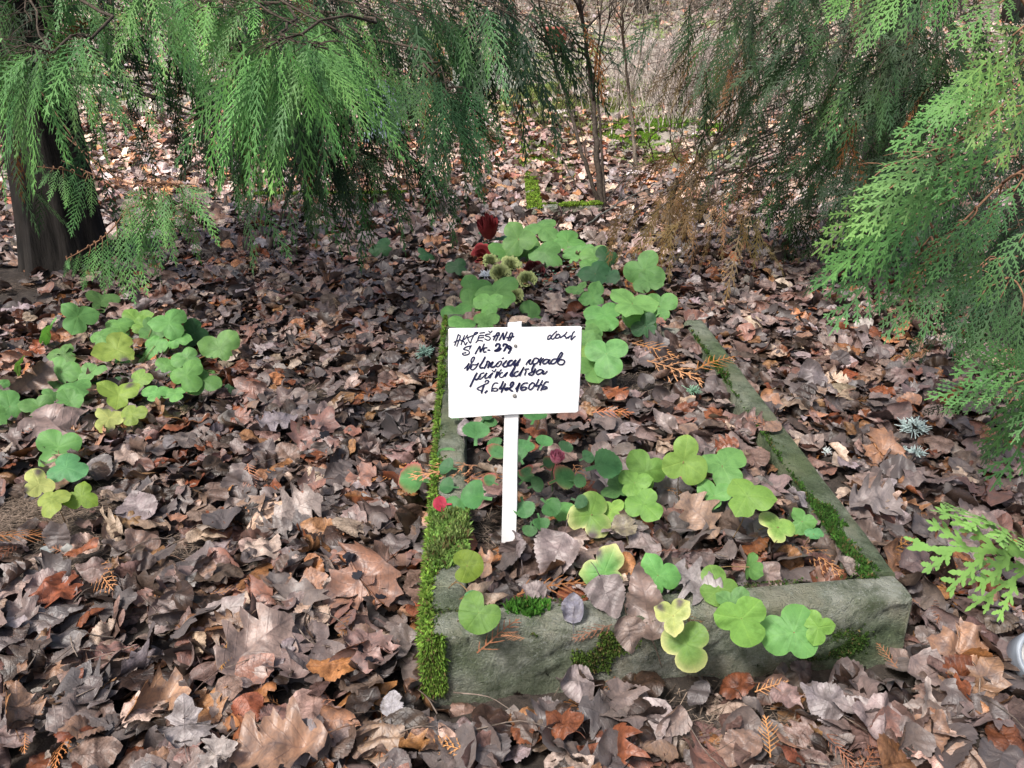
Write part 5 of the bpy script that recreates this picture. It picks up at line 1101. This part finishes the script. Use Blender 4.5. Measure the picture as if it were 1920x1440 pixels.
plant('hepatica_plant', 'single dark low hepatica leaves left of the wreath', 'plant', (800, 490), [(858,500,38,20,'d'),(799,478,34,-30,'d'),(715,465,44,10,'d'),(890,519,36,200,'d','L')])
plant('hepatica_plant', 'hepatica leaves peeking past the right sign edge', 'plant', (1110, 690), [(1108,630,46,10,'g'),(1097,658,50,-60,'l'),(1137,663,80,50,'g','H'),(1111,691,60,170,'g'),(1100,642,44,20,'g')])
plant('hepatica_plant', 'bright hepatica clump inside the kerb near its right arm', 'plant', (1370, 985),
 [(1282,865,88,10,'l','HV'),(1354,872,88,40,'g'),(1400,932,86,100,'l','H'),(1339,929,66,190,'g'),(1460,988,68,-30,'l','w'),(1505,978,46,-20,'g'),(1526,1001,34,60,'b')])
plant('hepatica_plant', 'hepatica clump between the stake and the right clump', 'plant', (1170, 960),
 [(1212,884,82,-30,'l'),(1160,915,66,-10,'g'),(1207,945,70,150,'l'),(1109,965,88,-100,'l','ws'),(1145,955,58,60,'l'),(1051,954,54,-40,'g'),(1190,905,60,80,'l')])
plant('hepatica_plant', 'two neat three-lobed leaves at the front inside the kerb', 'plant', (1180, 1080), [(1133,1073,86,20,'g','Vws'),(1234,1079,78,-20,'g','V'),(1405,1063,54,20,'g','E')])
plant('hepatica_plant', 'big leaves spilling over the front kerb at right', 'plant', (1400, 1080),
 [(1349,1102,84,-10,'l','K'),(1390,1160,104,170,'l','FV'),(1488,1186,112,150,'g','FV'),(1534,1176,60,80,'l','FV'),(1287,1208,96,40,'l','FVw'),(1262,1155,66,-60,'Y','FVssw'),(1370,1130,62,60,'g','K')])
plant('ginger_plant', 'two round glossy kidney leaves over the front left kerb', 'plant', (850, 1100), [(876,1061,66,80,'o','kHV'),(898,1149,80,-150,'l','kFV'),(884,1116,28,40,'b','kK')], group='wild ginger')
S5 = lambda x, y: (740+x/2.571, 760+y/2.571)
sx_ = []
for (x, y, wd, a, tn, fl) in [(445,125,60,10,'b',''),(390,195,100,0,'b',''),(415,80,50,30,'d',''),(310,70,40,-40,'b',''),(660,95,90,10,'b',''),(655,150,70,200,'b',''),(510,220,60,-30,'b',''),(700,215,66,20,'b',''),(620,285,74,-20,'b',''),(700,300,60,60,'d','r'),(790,230,60,40,'d',''),
  (920,310,130,75,'b',''),(890,265,56,60,'d',''),(840,360,60,100,'b',''),(670,340,60,-40,'b','r'),(740,380,100,60,'b','r'),(450,270,80,30,'b','r'),(270,280,70,-20,'b',''),(180,365,120,-80,'b','r'),(300,310,70,-60,'d',''),(310,395,70,-80,'d',''),(275,480,66,-90,(.36,.03,.06),'K'),
  (370,470,100,-120,'b',''),(470,450,110,-80,'b',''),(440,420,70,-60,'b',''),(500,385,60,-50,'b','r'),(610,440,80,170,'b',''),(705,450,80,140,'b',''),(690,520,66,170,'b',''),(660,560,56,190,'b',''),(850,450,60,120,'d',''),(600,380,70,30,'b',''),(570,300,60,0,'d',''),(640,400,60,60,'d','')]:
    sx_.append((*S5(x, y), wd/2.571*1.4, a, (.07, .19, .065) if tn == 'b' else ((.05, .13, .05) if tn == 'd' else tn), fl))
plant('saxifrage_plant', 'rosettes of small toothed leaves, some red-edged, under the sign', 'plant', (1000, 900), sx_[:], kind='sax', group='saxifrage', hbase=.10)
# pink flower bud, inside the saxifrage
def petals(mb, c, n_, rad, hh, colr, twist=0, open_=.5, w_=.6, ruff=0.0, ax=np.array([0, 0, 1.])):
    u, v = frame_of(ax)
    for k in range(n_):
        a0 = 2*np.pi*k/n_+twist; m1, m2 = 7, 6; V = []
        for i in range(m1):
            s = i/(m1-1)
            for j in range(m2):
                q = (j/(m2-1)-.5)*2; a = a0+q*w_*(.35+.65*math.sin(math.pi*min(1, s*.75+.15))); r = rad*(.15+.85*s**.8*(open_+(1-open_)*(1-s*.6)))*(1-.06*q*q); z = hh*(s**1.1)*(1-.12*q*q)-max(0, s-.8)*rad*open_*1.2+ruff*rad*math.sin(q*9)*s
                V.append(np.array(c)+(u*math.cos(a)+v*math.sin(a))*r+ax*z)
        mb.add(V, Q=[(i*m2+j, i*m2+j+1, (i+1)*m2+j+1, (i+1)*m2+j) for i in range(m1-1) for j in range(m2-1)], C=colr)
def flower(name, label, px, py, z, wpx, colr, layers=4, ax=(0, -.5, .8), ruff=0., open_=.5, hh=1.0, group=None, leaf=False):
    p = at_ground(px, py, z); _, _, dep = proj(p); R_ = wpx*dep/FPX/2*(1.35 if 'rose' in name else 1.); ax = np.array(ax, float); ax /= np.linalg.norm(ax); r = empty(name, p); tag(r, label, 'flower', group)
    for k in range(layers):
        mb = MB(); f = 1-k/(layers+.3); petals(mb, (0, 0, 0), max(3, 6-k), R_*f, R_*hh*(.75+.4*k/layers), np.array(colr)*(1-.10*k), k*.7, open_*f, .75, ruff, ax); mb.build('petals', M['silk'], r)
    st = MB(); tube(st, spline([(0, 0, 0), -ax*.03+np.array([0, .01, -.02]), (0, .02, float(ground_z(p[0], p[1])-p[2]))], 6), .0018, 5, C=(.3, .7, .35)); st.build('stem', M['stalk'], r)
    if leaf:
        mb = MB(); petals(mb, -ax*R_*.1, 3, R_*1.3, R_*.1, (.03, .10, .05), .5, 1., .3, 0, ax); mb.build('sepal', M['silk'], r)
RED = (.20, .022, .026)
flower('artificial_rose', 'dark red artificial rose left of the hepatica arch', 918, 447, .10, 46, RED, 5, (-.1, -.35, .9), open_=.38, hh=1.7, group='artificial roses', leaf=True)
flower('artificial_rose', 'dark red rose hanging below the other at the wreath left', 908, 480, .04, 42, RED, 3, (-.5, -.8, .2), open_=.8, hh=.6, group='artificial roses')
flower('artificial_rose', 'shadowed dark red rose in the wreath centre', 1001, 514, .02, 42, (.07, .010, .012), 4, (0, -.7, .6), open_=.5, group='artificial roses')  # red darkened, shade inside the wreath put into the petal colour
PG = (.36, .42, .17)
for (x, y, wd, lb) in ((920, 494, 40, 'leftmost pale green ruffled flower in the wreath'), (958, 500, 48, 'largest pale green ruffled flower in the wreath'), (938, 516, 46, 'pale green ruffled flower lowest against the sign side'), (988, 528, 42, 'pale green ruffled flower nearest the dark red rose'), (966, 560, 44, 'torn pale green flower just above the sign')):
    flower('artificial_flower', lb, x, y, .05, wd, np.array(PG)*rng.uniform(.6, 1.0), 6, (rng.uniform(-.5, .5), -.6, .7), ruff=.16, open_=.9, hh=rng.uniform(.35, .8), group='pale green artificial flowers')
flower('pink_bud', 'pink and cream flower bud among the saxifrage leaves', 1041, 866, .15, 46, (.85, .30, .40), 4, (.2, -.3, .9), open_=.3, hh=1.3)
# plastic greenery in the wreath
pg = MB()
for _ in range(70):
    c = at_ground(1040+rng.normal(0, 26), 520+rng.normal(0, 16), rng.uniform(.01, .06)); petals(pg, c, 5, rng.uniform(.006, .011), .004, np.array((.07, .17, .12))*rng.uniform(.6, 1.4), rng.uniform(0, 6), .9, .5)
tag(pg.build('artificial_greenery', M['silk']), 'dark bluish artificial greenery under the hepatica arch', 'wreath greenery', kind='stuff')

# ---------------------------------------------------------------- lichens
def lichen(px, py, wpx, label, colr=(.42, .52, .50), n_=70, z=.05):
    p = at_ground(px, py, z); 
    if -.01 < kerb_coords(p[0], p[1]) < KT: p = at_z(px, py, KH+.008)
    _, _, dep = proj(p); R_ = wpx*dep/FPX/2; mb = MB()
    for _ in range(n_):
        d = rng.normal(0, 1, 3); d[2] = abs(d[2]); d /= np.linalg.norm(d); q = [np.zeros(3), d*R_*.5+rng.normal(0, R_*.08, 3), d*R_*rng.uniform(.7, 1.)+rng.normal(0, R_*.1, 3)]
        tube(mb, q, [R_*.05, R_*.045, R_*.03], 4, C=np.array(colr)*rng.uniform(.7, 1.2))
        e = q[2]+rng.normal(0, R_*.2, 3); tube(mb, [q[1], (q[1]+e)/2, e], [R_*.045, R_*.035, R_*.03], 4, C=np.array(colr)*rng.uniform(.8, 1.3))
    o = mb.build('lichen', M['lichen']); o.location = p; tag(o, label, 'lichen', 'tufts of lichen fallen from trees')
lichen(1711, 806, 50, 'largest pale blue-grey lichen tuft right of the kerb', n_=110)
lichen(1718, 850, 34, 'small lichen tuft just below the largest one', n_=40); lichen(1695, 842, 16, 'tiny lichen speck left of the lower tuft', n_=20)
lichen(1549, 848, 20, 'tiny whitish lichen beside the right kerb arm', (.62, .68, .66), 30); lichen(795, 665, 36, 'dull green lichen tuft left of the sign', (.2, .32, .27), 60)
lichen(910, 517, 24, 'white-blue lichen tuft among the pale green flowers', (.55, .6, .66), 40); lichen(1300, 735, 30, 'pale green lichen strand inside the kerb right of sign', (.2, .36, .24), 40)

# ---------------------------------------------------------------- dry thuja sprays, twigs, pebbles on the litter
DRYC = np.array([.50, .23, .09])
FDRY = [frond_template(1, int(rng.integers(13, 18)), 1, wid=.026, spread=.36, sub=False) for _ in range(5)]+[frond_template(1, 12, 1, wid=.022, spread=.44, subl=.07, gap=.09) for _ in range(4)]
def dry_spray(px, py, lpx, ang, label=None, bright=1.0, dz=.06):
    p = at_ground(px, py, dz); d = kerb_coords(p[0], p[1])
    if -.01 < d < KT+.01: p = at_z(px, py, KH+.02)
    _, _, dep = proj(p); ln = lpx*dep/FPX*1.35; a = R(ang); D = np.array([[math.cos(a), math.sin(a), rng.uniform(-.05, .25)]]); Nn = np.array([[rng.normal(0, .35), -.3+rng.normal(0, .3), 1.]])
    mb = MB(); add_fronds(mb, np.zeros((1, 3))-D*ln*.5, D, Nn, np.array([ln]), np.array([DRYC*rng.uniform(.35, 1.1)*np.array([1, rng.uniform(.85, 1.1), rng.uniform(.8, 1.5)])*bright]), [FDRY[rng.integers(0, 9)]], .12)
    o = mb.build('dry_spray', M['frond']); o.location = p
    tag(o, label or unique_label('dry orange thuja spray', p, ('small', 'curled', 'second', 'thin')), 'dry spray', 'dry thuja sprays on the litter')
for (x, y, l_, a, lb) in [(830,875,100,-160,'long dry orange spray across the left kerb arm'),(895,893,90,10,'dry orange spray over the saxifrage left of the stake'),(1225,650,70,-40,'dry orange spray upper right of the sign'),(1265,690,90,-40,'large dry spray pointing down right inside the kerb'),(1345,675,80,30,'dry spray near the far right kerb arm'),
   (812,605,60,60,'pale dry spray left of the sign top'),(825,720,60,80,'dry spray against the left sign edge'),(467,890,60,-70,'yellowish feather-like dry spray left of the kerb'),(1300,1025,110,15,'dry orange spray below the right hepatica'),(1540,1045,70,-60,'dry spray in the right front kerb corner'),
   (935,1185,90,50,'pinkish dry spray lying over the front kerb left'),(1040,1095,110,20,'dry spray inside the kerb beside the front bar'),(1350,500,90,-80,'pale dead spray standing behind the far kerb'),(1450,1285,60,20,'dry spray below the front kerb right'),(190,1080,90,-50,'dry reddish spray at lower left bare patch'),
   (40,1000,90,15,'dry orange spray across the dark needle patch'),(420,1225,60,-80,'cream dry spray near the big fawn oak leaf'),(1690,1020,70,30,'dry spray between kerb and near frond'),(1010,790,50,80,'dry spray directly below the sign'),(1150,770,60,0,'dry spray right of the sign bottom'),(1430,790,50,120,'dry spray on the inner right kerb arm'),(1085,890,60,-80,'small dry spray right of the pink bud'),(720,890,60,200,'dry spray left of the left kerb arm'),(110,1410,60,-80,'dry curled spray near the bottom left corner')]:
    dry_spray(x, y, l_, a, lb)
k = 0
while k < 55:
    px, py = rng.uniform(0, 1920), 480+960*rng.random()**.8
    if 840 < px < 1090 and 600 < py < 1010: continue
    dry_spray(px, py, rng.uniform(28, 60)*(py/900)**.6, rng.uniform(0, 360), dz=rng.uniform(.02, .05)); k += 1
k = 0
while k < 46:
    px, py = rng.uniform(0, 1920), 450+990*rng.random()**.8; p = at_ground(px, py, .05)
    if -.02 < kerb_coords(p[0], p[1]) < KT+.02: continue
    a = rng.uniform(0, 2*np.pi); ln = rng.uniform(.04, .14); d = np.array([math.cos(a), math.sin(a), rng.uniform(-.1, .2)]); mb = MB()
    C = spline([-d*ln/2, rng.normal(0, ln*.07, 3), d*ln/2], 7); tube(mb, C, np.linspace(.0016, .0007, 7), 5, C=np.array((.9, .8, .75))*rng.uniform(.35, 1.3))
    if rng.random() < .6: e = C[4]+rng.normal(0, ln*.22, 3); tube(mb, [C[3], (C[3]+e)/2, e], [.001, .0009, .0005], 4, C=(.6, .5, .45))
    o = mb.build('twig', M['twig']); o.location = p; tag(o, unique_label('thin bare twig lying', p, ('short', 'dark', 'forked')), 'twig', 'twigs on the litter'); k += 1
rock('pebble', at_ground(92, 1030, .01), .015, (1.2, 1, .75), (1.2, 1.25, 1.25), 'pale oval pebble on the bare patch at lower left', 'pebble', 'pebbles'); rock('pebble', at_ground(128, 1028, .01), .014, (1.1, 1, .8), (1., .98, .95), 'greyish pebble touching the pale oval one', 'pebble', 'pebbles')
# needle litter on the bare patches
nd = MB(); n_ = 6500
cx = np.array([at_ground(*q)[:2] for q in ((60, 960), (110, 1050), (345, 1035), (20, 540), (600, 745), (1200, 725), (1400, 1350), (900, 1000), (30, 610))]); ii = rng.integers(0, len(cx), n_); ii[rng.random(n_) < .4] = 0
x = cx[ii, 0]+rng.normal(0, .09, n_); y = cx[ii, 1]+rng.normal(0, .07, n_); P = np.stack([x, y, ground_z(x, y)+rng.uniform(0, .012, n_)], 1); a = rng.normal(.2, .8, n_); D = np.stack([np.cos(a), np.sin(a), rng.normal(0, .12, n_)], 1); L_ = rng.uniform(.01, .05, n_)[:, None]; s = np.stack([-D[:, 1], D[:, 0], 0*x], 1)*.0007
nd.add(np.stack([P-s, P+s, P+D*L_+s, P+D*L_-s], 1).reshape(-1, 3), Q=np.arange(n_)[:, None]*4+[0, 1, 2, 3], C=np.repeat(rng.uniform(.3, 1.5, (n_, 1))*np.array([[1.0, .85, .75]]), 4, 0))
tag(nd.build('needle_litter', M['twig']), 'fine dry needles and stalks on the bare soil patches', 'needles', kind='stuff')

# ---------------------------------------------------------------- round jar cut by the right border
jr_c = at_ground(1968, 1235, .07); jr = empty('grave_lantern', jr_c); tag(jr, 'round dark grave lantern with grey metal rim, cut by the right border', 'lantern')
ax = np.array([-.25, -.62, .74]); ax /= np.linalg.norm(ax); u, v = frame_of(ax)
def lathe_ax(prof, name, m_, n_=48):
    V = [u*r*math.cos(2*math.pi*j/n_)+v*r*math.sin(2*math.pi*j/n_)+ax*z for r, z in prof for j in range(n_)]; Q = [(i*n_+j, i*n_+(j+1) % n_, (i+1)*n_+(j+1) % n_, (i+1)*n_+j) for i in range(len(prof)-1) for j in range(n_)]
    mb = MB(); mb.add(V, Q=Q); mb.build(name, m_, jr)
lathe_ax([(.052, -.09), (.0585, -.08), (.0585, .008), (.056, .012), (.050, .012), (.048, .006), (.048, -.004)], 'metal_rim', M['metal']); lathe_ax([(.0479, .002), (.035, .004), (.018, .005), (0.0001, .005)], 'glass_lid', M['glass_dark'])
